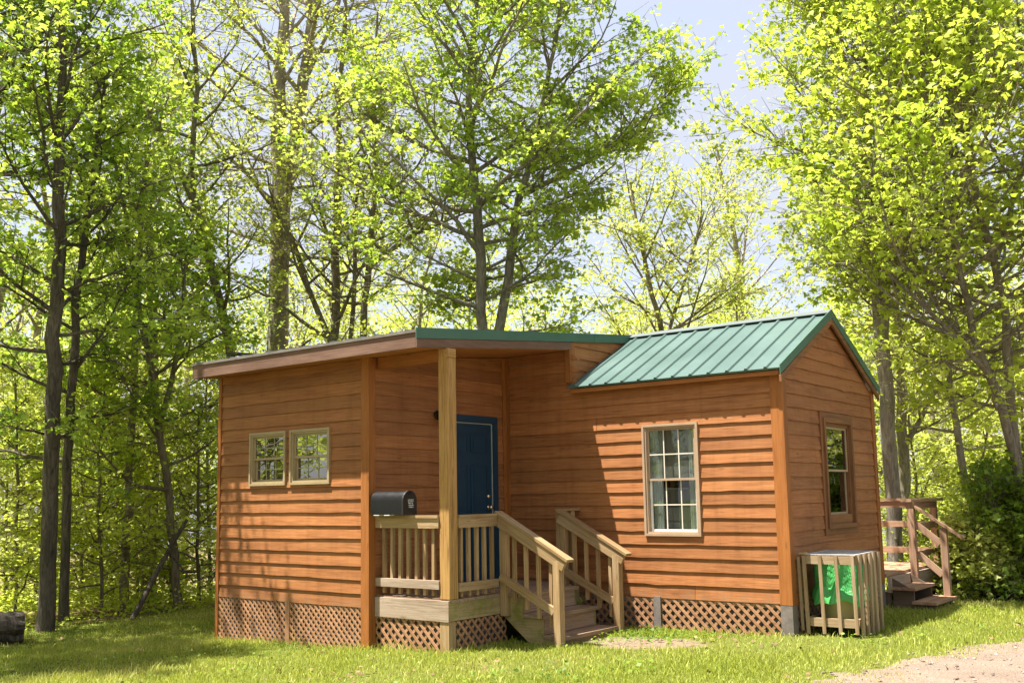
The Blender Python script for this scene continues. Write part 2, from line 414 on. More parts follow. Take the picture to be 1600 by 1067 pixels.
def edges(lo, hi, fine, far, grow=1.18):
    a = list(np.arange(lo, hi+1e-6, fine)); s = fine; x = a[-1]
    while x < far: s *= grow; x += s; a.append(x)
    s = fine; x = a[0]; b = []
    while x > -far: s *= grow; x -= s; b.append(x)
    return np.array(b[::-1]+a)
def build_ground():
    xs = edges(-16, 5, .16, 130); ys = edges(-8, 9, .16, 130)
    X, Y = np.meshgrid(xs, ys); Z = gz(X, Y)
    nx, ny = len(xs), len(ys)
    v = np.stack([X, Y, Z], -1).reshape(-1, 3)
    i = np.arange(nx*ny).reshape(ny, nx)
    f = np.stack([i[:-1, :-1], i[:-1, 1:], i[1:, 1:], i[1:, :-1]], -1).reshape(-1, 4)
    me = bpy.data.meshes.new('ground'); quads(me, v, f)
    d = (X-CAM[0])*FH[0]+(Y-CAM[1])*FH[1]; r = (X-CAM[0])*RH[0]+(Y-CAM[1])*RH[1]
    lit = smoothstep(0, 1.2, d-(lawn_edge(r))+.5*wave(X, Y, 1.5))
    lit = np.maximum(lit, smoothstep(-10, -16, -r+0*d) * 0)
    bare = smoothstep(-.1, .25, bare_mask(X, Y))*.9
    for n, a in (('litter', lit), ('bare', bare)):
        me.attributes.new(n, 'FLOAT', 'POINT').data.foreach_set('value', a.astype(np.float32).ravel())
    me.materials.append(ground_mat()); me.shade_smooth()
    return tag(link(bpy.data.objects.new('ground', me)), kind='structure')
def lawn_edge(r):
    """depth at which the mown lawn ends, by sideways distance"""
    return np.interp(r, [-40, -9, -7.5, -6, -5.2, -4, 3.8, 4.6, 6, 9, 30], [13, 13.2, 14.6, 16.4, 17.6, 18, 18, 14.6, 13.8, 13.6, 13.6])
def quads(me, v, f):
    n = f.shape[1]
    me.vertices.add(len(v)); me.vertices.foreach_set('co', v.astype(np.float32).ravel())
    me.loops.add(f.size); me.loops.foreach_set('vertex_index', f.astype(np.int32).ravel())
    me.polygons.add(len(f)); me.polygons.foreach_set('loop_start', np.arange(0, f.size, n, dtype=np.int32))
    me.polygons.foreach_set('loop_total', np.full(len(f), n, np.int32)); me.update(calc_edges=True)
build_ground()

def road_mat():
    m, t, p = newmat('gravel_drive')
    tcn = N(t, 'ShaderNodeTexCoord')
    vo = N(t, 'ShaderNodeTexVoronoi', Scale=55.); t.links.new(tcn.outputs['Object'], vo.inputs['Vector'])
    n = N(t, 'ShaderNodeTexNoise', Scale=1.8, Detail=7., Roughness=.7); t.links.new(tcn.outputs['Object'], n.inputs['Vector'])
    n2 = N(t, 'ShaderNodeTexNoise', Scale=70., Detail=4., Roughness=.7); t.links.new(tcn.outputs['Object'], n2.inputs['Vector'])
    c = ramp(t, n2.outputs['Fac'], [(.3, (.12, .087, .066)), (.5, (.20, .152, .118)), (.72, (.28, .22, .175))])
    c = mixc(t, 1., c, ramp(t, n.outputs['Fac'], [(.3, (.75, .7, .65)), (.7, (1.15, 1.12, 1.1))]), 'MULTIPLY')
    t.links.new(c, p.inputs['Base Color']); p.inputs['Roughness'].default_value = .95
    b = N(t, 'ShaderNodeBump', Strength=.8, Distance=.02); t.links.new(vo.outputs['Distance'], b.inputs['Height']); t.links.new(b.outputs[0], p.inputs['Normal'])
    return m
def build_road():
    s = .05; xs = np.arange(-7, 13, s); ys = np.arange(-17, 5, s)
    X, Y = np.meshgrid(xs, ys); k = road_mask(X, Y); Z = gz(X, Y)+.006
    nx = len(xs); i = np.arange(X.size).reshape(X.shape)
    f = np.stack([i[:-1, :-1], i[:-1, 1:], i[1:, 1:], i[1:, :-1]], -1).reshape(-1, 4)
    ok = (k.ravel()[f] > 0).all(1); f = f[ok]
    u, inv = np.unique(f, return_inverse=True)
    v = np.stack([X, Y, Z], -1).reshape(-1, 3)[u]
    me = bpy.data.meshes.new('gravel_drive'); quads(me, v, inv.reshape(-1, 4)); me.materials.append(road_mat()); me.shade_smooth()
    tag(link(bpy.data.objects.new('gravel_drive', me)), kind='structure')
build_road()

# ------------------------------------------------------------------ cabin
HE, HR, D, DW = 2.825, 3.71, 3.036, -2.542
XW, XL, XP, XR = -3.8366, -6.5555, -2.72, -2.747
YF, HF, ZS, ZFL = -2.912, 3.281, .33, .46
YE, ZE = -.145, 2.88
ex, ey, ez = np.eye(3)
SLOPE = (HR-HF)/(D/2-YF)
def shed(y): return HF+(y-YF)*SLOPE                      # top of the low-pitched roof
def soff(y): return shed(y)-.19                           # its underside
cabin = thing('cabin', 'small cabin with orange stained lap siding, green metal roof and blue door on its porch', 'cabin', (0, 0, 0))

def siding(name, O, u, n, width, z0, top, opens=(), rowh=.153, ulim=None, seed=1, parent=cabin, z_phase=0.):
    """lapped boards on a wall; top(u) is its upper edge, opens are (u0,u1,z0,z1)"""
    O, u, n = np.asarray(O, float), np.asarray(u, float), np.asarray(n, float)
    rng = random.Random(seed); mb = MB()
    ztop = max(top(width*k/40) for k in range(41))
    tb, tt = .021, .004
    z = z0; row = 0
    while z < ztop-.015:
        zb, zt = z, z+rowh
        zt_full = zt+.012
        rnd = rng.random(); goff = (rng.random()*60, rng.random()*60, rng.random()*60)
        kn = [rng.gauss(0, .0018)+(rng.random() < .06)*rng.gauss(0, .005) for _ in range(60)]
        wav = [rng.uniform(0, 6.28), rng.uniform(.4, .9), rng.gauss(0, .0035)]
        def jit(uu): 
            q = uu/.17; a = int(q) % 58; fr = q-int(q)
            return kn[a]*(1-fr)+kn[a+1]*fr+wav[2]*sin(wav[1]*uu*2+wav[0])
        cuts = sorted({zb, min(zt, ztop)} | {c for o in opens for c in (o[2], o[3]) if zb < c < zt})
        joint = rng.uniform(.25, .75)*width if width > 2.6 and rng.random() < .55 else None
        for ca, cb in zip(cuts, cuts[1:]):
            mid = (ca+cb)/2
            segs = [(0, width)]
            for o in opens:
                if o[2] <= mid <= o[3]:
                    ns = []
                    for a, b in segs:
                        if o[1] <= a or o[0] >= b: ns.append((a, b))
                        else:
                            if o[0] > a: ns.append((a, o[0]))
                            if o[1] < b: ns.append((o[1], b))
                    segs = ns
            for a, b in segs:
                ks = sorted({a, b} | {k*.17 for k in range(int(width/.17)+2) if a+.03 < k*.17 < b-.03} | ({joint-.0025, joint+.0025} if joint is not None and a+.05 < joint < b-.05 else set()))
                pts, gp, fs = [], [], []
                cols = []
                for uu in ks:
                    tz = top(uu)
                    j = jit(uu) if ca == zb else 0
                    za, zc = ca+j, min(cb, tz)
                    if ca == zb and row == 0: za = ca+j*.5
                    fa, fc = (ca-zb)/rowh, (cb-zb)/rowh
                    ta, tc_ = tb+(tt-tb)*fa, tb+(tt-tb)*fc
                    cols.append((uu, za, zc, ta, tc_))
                for c0, c1 in zip(cols, cols[1:]):
                    (ua, za, zc, ta, tcc), (ub, zb_, zd, tb_, td) = c0, c1
                    if zc-za < .004 and zd-zb_ < .004: continue
                    if joint is not None and abs((ua+ub)/2-joint) < .002: continue
                    zc = max(zc, za+.001); zd = max(zd, zb_+.001)
                    P = []
                    for (uu, zz, th) in ((ua, za, 0), (ub, zb_, 0), (ub, zd, 0), (ua, zc, 0), (ua, za, ta), (ub, zb_, tb_), (ub, zd, td), (ua, zc, tcc)):
                        P.append(O+u*uu+n*th+ez*zz)
                        gp.append((uu+goff[0], zz+goff[1], goff[2]))
                    b0 = len(pts); pts += P
                    q = [(4, 5, 6, 7), (0, 1, 5, 4), (0, 4, 7, 3), (1, 2, 6, 5), (3, 7, 6, 2)]
                    if np.dot(np.cross(u, ez), n) < 0: q = [k[::-1] for k in q]
                    r2 = rnd if joint is None or ua < joint else (rnd*7.3) % 1
                    mb.poly(P, q, gp[-8:], r2)
        z = zt; row += 1
    return mb.build(name, M['siding'], parent)

def core(mb, O, u, n, cols, z0, opens=(), th=.09):
    """solid wall behind the boards, with the window and door openings left free; cols = [(u, ztop)...]"""
    O, u, n = np.asarray(O, float), np.asarray(u, float), np.asarray(n, float)
    us = sorted({c[0] for c in cols} | {x for o in opens for x in o[:2]})
    ux, zx = [c[0] for c in cols], [c[1] for c in cols]
    for a, b in zip(us, us[1:]):
        m_ = (a+b)/2; ta, tb = np.interp(a, ux, zx), np.interp(b, ux, zx)
        zs = [z0]; ops = sorted(o[2:] for o in opens if o[0] <= m_ <= o[1])
        lo = z0
        for oa, ob in ops:
            if oa > lo: mb.prism([(a, lo), (b, lo), (b, oa), (a, oa)], O, u, ez, -n, th)
            lo = ob
        mb.prism([(a, lo), (b, lo), (b, tb), (a, ta)], O, u, ez, -n, th)

WIN_MAIN = (-1.755, -1.016, 1.04, 2.353)
WIN_GAB = (1.06, 2.16, 1.02, 2.466)
WL = [(-5.930, -5.240, 1.71, 2.368), (-5.163, -4.4565, 1.71, 2.368)]
DOOR = (-1.36, -.23, .46, 2.56)       # y0,y1,z0,z1 on the wing's porch side
def sh(o, d): return (o[0]-d, o[1]-d, o[2], o[3])

cm = MB()
roofu = lambda y: HE-.02+(HR-HE-.03)*(1-abs(y-D/2)/(D/2))
# front wall of the main part (local u from XW)
o1 = [sh(WIN_MAIN, XW)]
core(cm, (XW, 0, 0), ex, -ey, [(0, soff(0)-.01), (XR-XW-.05, soff(0)-.01), (XR-XW-.049, HE), (-XW, HE)], ZS-.05, o1)
siding('siding', (XW+.0, 0, 0), ex, -ey, -XW-.11, ZS, lambda u: soff(0)-.005 if u < XR-XW-.03 else HE+.02, o1, seed=3)
# gable end
og = [WIN_GAB]
core(cm, (0, 0, 0), ey, ex, [(0, HE-.02), (D/2, HR-.07), (D, HE-.02)], ZS-.05, og)
siding('siding', (0, .09, 0), ey, ex, D-.18, ZS, lambda u: min(HE+.01+(u+.09)*(HR-HE)/(D/2), HE+.01+(D-u-.09)*(HR-HE)/(D/2))-.05, [sh(WIN_GAB, .09)], seed=5)
# wing front
ow = [sh(o, XL) for o in WL]
core(cm, (XL, DW, 0), ex, -ey, [(0, soff(DW)-.01), (XW-XL, soff(DW)-.01)], ZS-.05, ow)
siding('siding', (XL+.03, DW, 0), ex, -ey, XW-XL-.03-.10, ZS, lambda u: soff(DW)-.005, [sh(o, XL+.03) for o in WL], rowh=.150, seed=8)
# wing porch side (with the door) and the wing's outer side
od = [(DOOR[0]-DW, DOOR[1]-DW, DOOR[2], DOOR[3])]
core(cm, (XW, DW, 0), ey, ex, [(0, soff(DW)-.01), (-DW, soff(0)-.01)], ZS-.05, od)
siding('siding', (XW, DW+.08, 0), ey, ex, -DW-.08-.10, ZS+.13, lambda u: soff(DW+.08+u)-.005, [(od[0][0]-.08, od[0][1]-.08, od[0][2]-.05, od[0][3])], rowh=.150, seed=13)
core(cm, (XL, D, 0), -ey, -ex, [(0, HE-.03), (D/2, HR-.24), (D-DW, soff(DW)-.01)], ZS-.05)
siding('siding', (XL, D, 0), -ey, -ex, D-DW, ZS, lambda u: (HE-.03+u*(HR-HE-.2)/(D/2)) if u < D/2 else soff(D-u)-.01, seed=15)
# back wall
core(cm, (0, D, 0), -ex, ey, [(0, HE), (-XL, HE)], ZS-.05)
siding('siding', (0, D, 0), -ex, ey, -XL, ZS, lambda u: HE, seed=17)
cm.box(XL+.1, -.1, .1, D-.1, ZFL-.12, ZFL-.02); cm.box(XL+.1, XW-.1, DW+.1, .0995, ZFL-.12, ZFL-.02)         # floor inside
cm.build('wall', M['inner'], cabin)

# corner boards and trim
t = MB()
t.box(-.115, .028, -.028, 0, ZS-.01, HE+.03)                # right front corner
t.box(0, .028, .0, .088, ZS-.01, HE+.0)
t.build('corner_board', M['trim'], cabin)
t = MB(); t.box(XW-.10, XW+.026, DW-.028, DW, -.14, soff(DW)-.003); t.box(XW, XW+.026, DW, DW+.078, -.14, soff(DW)-.003)
t.build('corner_board', M['trim'], cabin)
t = MB(); t.box(0, .026, D-.085, D+.03, ZS-.01, HE+.02); t.build('corner_board', M['trim'], cabin)
t = MB(); t.box(XL-.026, XL+.028, DW-.028, DW, -.26, soff(DW)-.003); t.build('corner_board', M['trim'], cabin)
t = MB(); t.box(XW+.0, XW+.026, -.095, -.021, ZFL, soff(-.1)-.004); t.box(XW+.026, XW+.075, -.03, -.0215, ZFL, soff(0)-.004)
t.build('corner_board', M['trim'], cabin)
# cheek beside the low-pitched roof
rs = (HR-ZE)/(D/2-YE)                                      # main pitch
def mainroof(y): return ZE+(y-YE)*rs
t = MB()
t.box(XR-.078, XR-.004, -.06, -.0005, mainroof(0)+.0, shed(-.03)-.092)
t.box(XR-.03, XR-.003, -.0003, .06, mainroof(.03)+.01, shed(0)-.092)
t.build('cheek_trim', M['trim'], cabin)
siding('cheek_siding', (XR-.03, .062, 0), ey, ex, D/2-.062, 2.975, lambda u: shed(.062+u)-.085, rowh=.15, seed=33)

# roofs
def roof_panel(name, a, b, c, d, th, rib, mat, ribs_from=.1, parent=cabin):
    """a,b eave ends, c,d ridge ends (c above b, d above a)"""
    a, b, c, d = (np.asarray(p, float) for p in (a, b, c, d))
    mb = MB(); eu = b-a; L = np.linalg.norm(eu); eu /= L
    up = d-a; H = np.linalg.norm(up); upn = up/H; n = np.cross(eu, upn); n = n if n[2] > 0 else -n
    mb.prism([(0, 0), (L, 0), (L, H), (0, H)], a-n*th, eu, upn, n, th)
    x = ribs_from
    while x < L-.02:
        w0, w1, hh = .024, .012, .022
        p = a+eu*x
        pts = [p-eu*w0-upn*.003, p-eu*w1+n*hh-upn*.003, p+eu*w1+n*hh-upn*.003, p+eu*w0-upn*.003]
        pts2 = [q+upn*(H+.012) for q in pts]
        mb.poly(pts+pts2, [(0, 1, 5, 4), (1, 2, 6, 5), (2, 3, 7, 6), (0, 3, 2, 1)], [tuple(q) for q in pts+pts2], .5)
        for y in (.35, .75, 1.15):                        # low stiffening beads between the ribs
            pass
        x += rib
    return mb.build(name, mat, parent)
XO = .0656
roof_panel('roof', (XR+.0, YE, ZE), (XO, YE, ZE), (XO, D/2, HR), (XR, D/2, HR), .022, .2295, M['roof'], .12)
roof_panel('roof', (-6.675, D-YE, ZE), (XO, D-YE, ZE), (XO, D/2, HR), (-6.675, D/2, HR), .022, .2295, M['roof'], .12)
roof_panel('porch_roof', (-6.675, YF, HF), (XR, YF, HF), (XR, D/2, HR+.002), (-6.675, D/2, HR+.002), .022, .2295, M['roof'], .1)
# ridge cap
n1 = np.array([0, -rs, 1]); n1 /= np.linalg.norm(n1)
rc = MB()
for sgn in (-1, 1):
    u_ = np.array([0, sgn, -rs]); u_ /= np.linalg.norm(u_); nn = np.array([0, sgn*rs, 1]); nn /= np.linalg.norm(nn)
    rc.prism([(0, 0), (XO+.012-XR, 0), (XO+.012-XR, .13), (0, .13)], np.array([XR, D/2, HR+.026])-u_*.0, ex, u_, nn, .012)
rc.build('ridge_cap', M['ridge'], cabin)
# rake trim on the gable: green metal over a brown board
gt, gb, gs = MB(), MB(), MB()
for sgn in (-1, 1):
    y0, y1 = (YE-.012, D/2) if sgn < 0 else (D-YE+.012, D/2)
    z0, z1 = ZE, HR
    p = np.array([XO+.004, y0, z0-.02]); q = np.array([XO+.004, y1, z1-.018])
    gt.prism([(y0, ZE-.075), (y0, ZE+.03), (D/2, HR+.038), (D/2, HR-.068)], (XO, 0, 0), ey, ez, ex, .010)
    gb.prism([(y0+.03*-sgn, ZE-.155), (y0+.03*-sgn, ZE-.078), (D/2, HR-.071), (D/2, HR-.150)], (XO-.022, 0, 0), ey, ez, ex, .026)
    gs.prism([(y0+.06*-sgn, ZE-.045), (y0+.06*-sgn, ZE-.03), (D/2, HR-.04), (D/2, HR-.06)], (.0305, 0, 0), ey, ez, ex, XO-.022-.031)
gt.build('rake_trim', M['rooftrim'], cabin); gb.build('rake_board', M['casing'], cabin); gs.build('gable_soffit', M['casing'], cabin)
# eave board under the main roof
t = MB(); t.box(XR+.03, XO-.03, YE+.03, YE+.052, ZE-.075, ZE-.026); t.box(XR+.03, XO-.04, YE+.053, -.03, ZE-.06, ZE-.045); t.build('eave_board', M['trim'], cabin)
# low roof: fascia, drip edge, right edge trim, soffit
t = MB(); t.box(-6.675, XR-.014, YF, YF+.03, HF-.183, HF-.024); t.build('fascia', M['fascia'], cabin)
t = MB(); t.box(-6.69, XR-.002, YF-.014, YF+.02, HF-.0235, HF+.006); t.build('drip_edge', M['pier'], cabin)
t = MB()
ya = YF-.016; ysplit = D/2-.95
for a, b, e in ((ya, ysplit, 0), (ysplit-.06, D/2+.02, .004)):
    t.prism([(a, shed(a)-.088), (b, shed(b)-.088), (b, shed(b)+.026), (a, shed(a)+.026)], (XR-.002+e, 0, 0), ey, ez, ex, .012)
t.build('edge_trim', M['rooftrim'], cabin)
t = MB(); t.prism([(YF+.002, shed(YF)-.185), (-.02, shed(-.02)-.185), (-.02, shed(-.02)-.091), (YF+.002, shed(YF)-.091)], (XR-.022, 0, 0), ey, ez, ex, .022); t.build('edge_board', M['fascia'], cabin)
t = MB(); t.prism([(-6.68, HF-.183), (-6.655, HF-.183), (-6.655, HF+.0), (-6.68, HF+.0)], (0, YF, 0), ex, ez, ey, .001) if False else None
t = MB(); t.prism([(YF+.031, soff(YF+.03)), (D/2, soff(D/2)), (D/2, soff(D/2)+.02), (YF+.031, soff(YF+.03)+.02)], (-6.66, 0, 0), ey, ez, ex, XR-.023+6.66); t.build('porch_ceiling', M['soffit'], cabin)
t = MB(); t.prism([(YF+.031, HF-.18), (D/2, HR-.18), (D/2, HR-.024), (YF+.031, HF-.024)], (-6.675, 0, 0), ey, ez, ex, .014); t.build('edge_board', M['fascia'], cabin)
t = MB(); t.box(XW+.027, XP-.02, -2.43, -2.335, soff(-2.4)-.135, soff(-2.43)-.004); t.build('header_beam', M['trim'], cabin)

# windows
def window(O, u, n, op, frame, casing=.045, style='tan', grid=(3, 2), curtains=True, gmat='glass', deep=False):
    u0, u1, z0, z1 = op; O, u, n = np.asarray(O, float), np.asarray(u, float), np.asarray(n, float)
    def P(a, z, d): return O+u*a+ez*z+n*d
    def fr(mb, a0, a1, b0, b1, w, d0, d1, wb=None):
        wb = w if wb is None else wb
        for (x0, x1, y0, y1) in ((a0, a0+w, b0, b1), (a1-w, a1, b0, b1), (a0+w, a1-w, b1-w, b1), (a0+w, a1-w, b0, b0+wb)):
            mb.obox(P((x0+x1)/2, (y0+y1)/2, (d0+d1)/2), u*(x1-x0)/2, ez*(y1-y0)/2, n*(d1-d0)/2)
    w = MB()
    if deep:
        fr(w, u0, u1, z0, z1, .07, -.04, .030); fr(w, u0+.07, u1-.07, z0+.07, z1-.07, .05, -.05, .052); fr(w, u0+.12, u1-.12, z0+.12, z1-.12, .045, -.06, .014, .11)
        i0, i1, j0, j1 = u0+.165, u1-.165, z0+.23, z1-.165
    else:
        fr(w, u0, u1, z0, z1, .028, -.04, .040); fr(w, u0+.028, u1-.028, z0+.028, z1-.028, .022, -.05, .026)
        i0, i1, j0, j1 = u0+.05, u1-.05, z0+.05, z1-.05
    wo = w.build('window', frame, cabin)
    mid = (j0+j1)/2
    for nm, b0, b1, d in (('upper_sash', mid-.012, j1, -.002), ('lower_sash', j0, mid+.018, -.030)):
        s_ = MB(); fr(s_, i0+(.006 if nm[0] == 'l' else 0), i1-(.006 if nm[0] == 'l' else 0), b0, b1, .026, d-.022, d)
        s_.build(nm, M['whites'] if nm[0] == 'l' and style == 'tan' else (M['vinyl2'] if deep else frame), wo)
        g = MB(); gx0, gx1, gy0, gy1 = i0+.026, i1-.026, b0+.026, b1-.026
        for k in range(1, grid[0]):
            x = gx0+(gx1-gx0)*k/grid[0]; g.obox(P(x, (gy0+gy1)/2, d-.0055), u*(.0066 if style == 'tan' else .0045), ez*(gy1-gy0)/2, n*.002)
        for k in range(1, grid[1]):
            y = gy0+(gy1-gy0)*k/grid[1]; g.obox(P((gx0+gx1)/2, y, d-.0052), u*(gx1-gx0)/2, ez*(.0066 if style == 'tan' else .0045), n*.002)
        if grid[0] > 1: g.build('grille', M['white'] if style == 'tan' else M['grilledim'], wo)
        pn = MB(); pn.obox(P((gx0+gx1)/2, (gy0+gy1)/2, d-.010), u*(gx1-gx0)/2, ez*(gy1-gy0)/2, n*.001)
        pn.build('pane', M[gmat], wo)
    if deep:
        bl = MB(); bl.obox(P((i0+i1)/2, (mid+j1)/2, -.075), u*(i1-i0)/2, ez*(j1-mid)/2, n*.002); bl.build('upper_pane_panel', M['upper_pane_panel'], wo)  # added panel; its pale greenish colour stands in for trees reflected in the glass
    if style == 'tan':
        for nm_, b0_, b1_, cc_ in (('upper_pane_panel', mid, j1, 'sheer'), ('lower_pane_panel', j0, mid-.10, 'pane_dark')):  # the lower one is a plain dark grey panel added behind the sash
            bl = MB(); bl.obox(P((i0+i1)/2, (b0_+b1_)/2, -.088), u*(i1-i0)/2, ez*(b1_-b0_)/2, n*.001); bl.build(nm_, M[cc_], wo)
    if curtains:
        rng = random.Random(int(abs(u0)*100))
        for side in (0, 1):
            c = MB(); wd = .17*(i1-i0)/.64 if side == 0 else .13*(i1-i0)/.64
            k = 16; top, bot = [], []
            for i in range(k+1):
                x = (i0+wd*i/k) if side == 0 else (i1-wd*i/k)
                dd = -.068+.009*sin(i*1.9)+rng.gauss(0, .002)
                bot.append(P(x+rng.gauss(0, .004), j0-.0, dd)); top.append(P(x, j1+.02, dd))
            c.poly(bot+top, [(i, i+1, k+2+i, k+1+i) for i in range(k)], [tuple(p) for p in bot+top])
            c.build('curtain', M['curtain'], wo, smooth=True)
    return wo
window((0, 0, 0), ex, -ey, WIN_MAIN, M['vinyl'], gmat='glassdim')
for o in WL: window((0, DW, 0), ex, -ey, o, M['vinyl2'], style='olive')
window((0, 0, 0), ey, ex, WIN_GAB, M['casing'], deep=True, grid=(1, 1), style='olive', gmat='glassgab')
# vertical strip between the wing's two windows is the siding itself

# door
dr = MB(); y0, y1, z0, z1 = DOOR
ca = MB()
for (a, b, c, d_) in ((y0, y0+.085, z0, z1), (y1-.085, y1, z0, z1), (y0+.085, y1-.085, z1-.085, z1)):
    ca.box(XW-.03, XW+.034, a, b, c, d_)
    
do = MB(); s0, s1, t1 = y0+.105, y1-.105, z1-.105
do.box(XW-.045, XW+.004, s0, s1, z0+.02, t1)
wd = s1-s0
for (pa, pb) in ((.12, .45), (.55, .88)):
    for (qa, qb) in ((.10, .36), (.43, .73), (.82, .93)):
        a, b = s0+wd*pa, s0+wd*pb; c, d_ = z0+(t1-z0)*qa, z0+(t1-z0)*qb
        do.box(XW+.004, XW+.010, a, b, c, d_); do.box(XW+.010, XW+.016, a+.045, b-.045, c+.045, d_-.045)
        for (e0, e1, f0, f1) in ((a-.012, a-.002, c, d_), (b+.002, b+.012, c, d_), (a, b, c-.012, c-.002), (a, b, d_+.002, d_+.012)):
            do.box(XW+.004, XW+.013, e0, e1, f0, f1)
door = do.build('door', M['door'], cabin)
ca.build('door_frame', M['door'], door)
ws = MB()
ws.box(XW-.04, XW+.012, s1+.002, s1+.016, z0, t1+.012); ws.box(XW-.04, XW+.012, s0, s1+.002, t1+.002, t1+.014); ws.build('weather_strip', M['strip'], door)
for zz, nm in ((1.395, 'door_knob'), (1.535, 'deadbolt')):
    k = MB(); c = (XW+.004, s1-.075, zz)
    if nm == 'deadbolt': k.lathe([(.030, 0), (.030, .012), (.022, .022), (.012, .026)], c, (1, 0, 0))
    else: k.lathe([(.032, 0), (.032, .008), (.012, .012), (.012, .03), (.026, .036), (.030, .05), (.024, .066), (.008, .07)], c, (1, 0, 0))
    k.build(nm, M['brass'], door, smooth=True)
# wall lamp
k = MB(); c = np.array([XW+.022, -1.40, 2.53])
k.lathe([(.055, 0), (.055, .015), (.03, .022)], c, (1, 0, 0)); k.obox(c+(.06, 0, .012), (.05, 0, 0), (0, .012, 0), (0, 0, .012))
k.lathe([(.030, .05), (.052, .03), (.050, -.035), (.03, -.045)][::-1], c+(.11, 0, 0), (0, 0, 1)); wl = k.build('wall_lamp', M['blackmetal'], cabin, smooth=True)
k = MB(); k.lathe([(.012, 0), (.03, .02), (.034, .045), (.022, .075), (.016, .09)], c+(.11, 0, -.125)); k.build('bulb', M['bulb'], wl, smooth=True)

# lattice skirt
def clip(poly, a, b, c):
    out = []
    for i in range(len(poly)):
        p, q = poly[i], poly[(i+1) % len(poly)]
        dp, dq = a*p[0]+b*p[1]-c, a*q[0]+b*q[1]-c
        if dp <= 0: out.append(p)
        if dp*dq < 0:
            s_ = dp/(dp-dq); out.append((p[0]+(q[0]-p[0])*s_, p[1]+(q[1]-p[1])*s_))
    return out
def lattice(O, u, n, W_, zb, zt, pitch=.086, lw=.0235):
    """two crossing layers of laths, cut to the panel; zb(u) is the lower edge"""
    O, u, n = np.asarray(O, float), np.asarray(u, float), np.asarray(n, float); mb = MB()
    H = zt-min(zb(0), zb(W_)); zl = min(zb(0), zb(W_))
    for layer, sg in ((0, 1), (1, -1)):
        x = -H-.2
        while x < W_+H+.2:
            h = lw/1.414*1.0
            pl = [(x-h, 0), (x+h, 0), (x+h+sg*(H), H), (x-h+sg*(H), H)]
            for q in ((-1, 0, 0), (1, 0, W_), (0, -1, 0), (0, 1, H), ((zb(W_)-zb(0))/W_, -1, zl-zb(0))):
                pl = clip(pl, *q)
                if len(pl) < 3: break
            if len(pl) >= 3: mb.prism([(a, b+zl) for a, b in pl], O, u, ez, n, .006 if layer == 0 else .0062)
            x += pitch
        O = O+n*.0061
    return mb.build('lattice_skirt', M['lattice'], cabin)
G = lambda x, y: float(gz(x, y))-.02
def skirt(O, u, n, W_, zt, **k):
    O = np.asarray(O, float); u = np.asarray(u, float)
    e = O+u*W_; za, zb_ = G(O[0], O[1]), G(e[0], e[1])
    lattice(O, u, n, W_, lambda a: za+(zb_-za)*a/W_, zt, **k)
    nn = np.asarray(n, float)
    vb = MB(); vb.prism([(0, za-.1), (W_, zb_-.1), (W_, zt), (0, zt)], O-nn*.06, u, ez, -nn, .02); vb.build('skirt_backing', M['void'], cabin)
xm = -5.19
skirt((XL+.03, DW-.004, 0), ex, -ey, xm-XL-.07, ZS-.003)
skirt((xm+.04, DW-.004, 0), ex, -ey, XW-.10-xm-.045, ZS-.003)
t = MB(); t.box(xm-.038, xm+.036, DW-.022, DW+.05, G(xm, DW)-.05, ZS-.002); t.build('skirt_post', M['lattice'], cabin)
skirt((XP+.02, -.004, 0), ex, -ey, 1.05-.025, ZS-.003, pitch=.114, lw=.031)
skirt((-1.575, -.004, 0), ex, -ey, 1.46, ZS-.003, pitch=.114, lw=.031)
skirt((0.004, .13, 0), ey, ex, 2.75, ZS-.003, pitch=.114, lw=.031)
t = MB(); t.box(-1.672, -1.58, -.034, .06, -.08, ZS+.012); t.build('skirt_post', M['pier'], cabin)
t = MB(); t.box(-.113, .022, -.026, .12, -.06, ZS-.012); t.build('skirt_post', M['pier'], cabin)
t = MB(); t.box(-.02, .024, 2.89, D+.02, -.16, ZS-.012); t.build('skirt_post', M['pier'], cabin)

# porch deck
YD = -2.45; RIMB = .235
dk = MB(); x = XW+.03
y = YD+.004
while y < -.03:
    dk.box(XW+.027, XP+.004, y, min(y+.135, -.024), ZFL-.035, ZFL); y += .141
dk.build('deck', M['tread'], cabin)
t = MB(); t.box(XW+.03, XP-.0, YD-.03, YD-.0005, RIMB, ZFL-.012); t.build('deck_rim', M['rim'], cabin)
t = MB(); t.box(XP-.030, XP+.0015, YD-.0315+.002, -.02, RIMB+.003, ZFL-.037); t.build('deck_rim', M['rimmoss'], cabin)
t = MB(); t.box(XP-.13, XP-.004, YD-.02, YD+.09, -.14, RIMB-.003); t.build('skirt_post', M['rail'], cabin)
skirt((XW+.03, YD-.004, 0), ex, -ey, XP-XW-.165, RIMB-.003, pitch=.112, lw=.031)
skirt((XP-.01, YD+.10, 0), ey, ex, .85, RIMB-.003, pitch=.112, lw=.031)
t = MB(); t.box(XP-.138, XP+.002, YD-.006, YD+.132, ZFL+.001, soff(YD+.06)-.002, .5); t.box(XP-.06, XP+.016, YD-.012, YD+.12, soff(YD)-.10, soff(YD)-.004)
t.build('porch_post', M['pine'], cabin, bevel=.008)
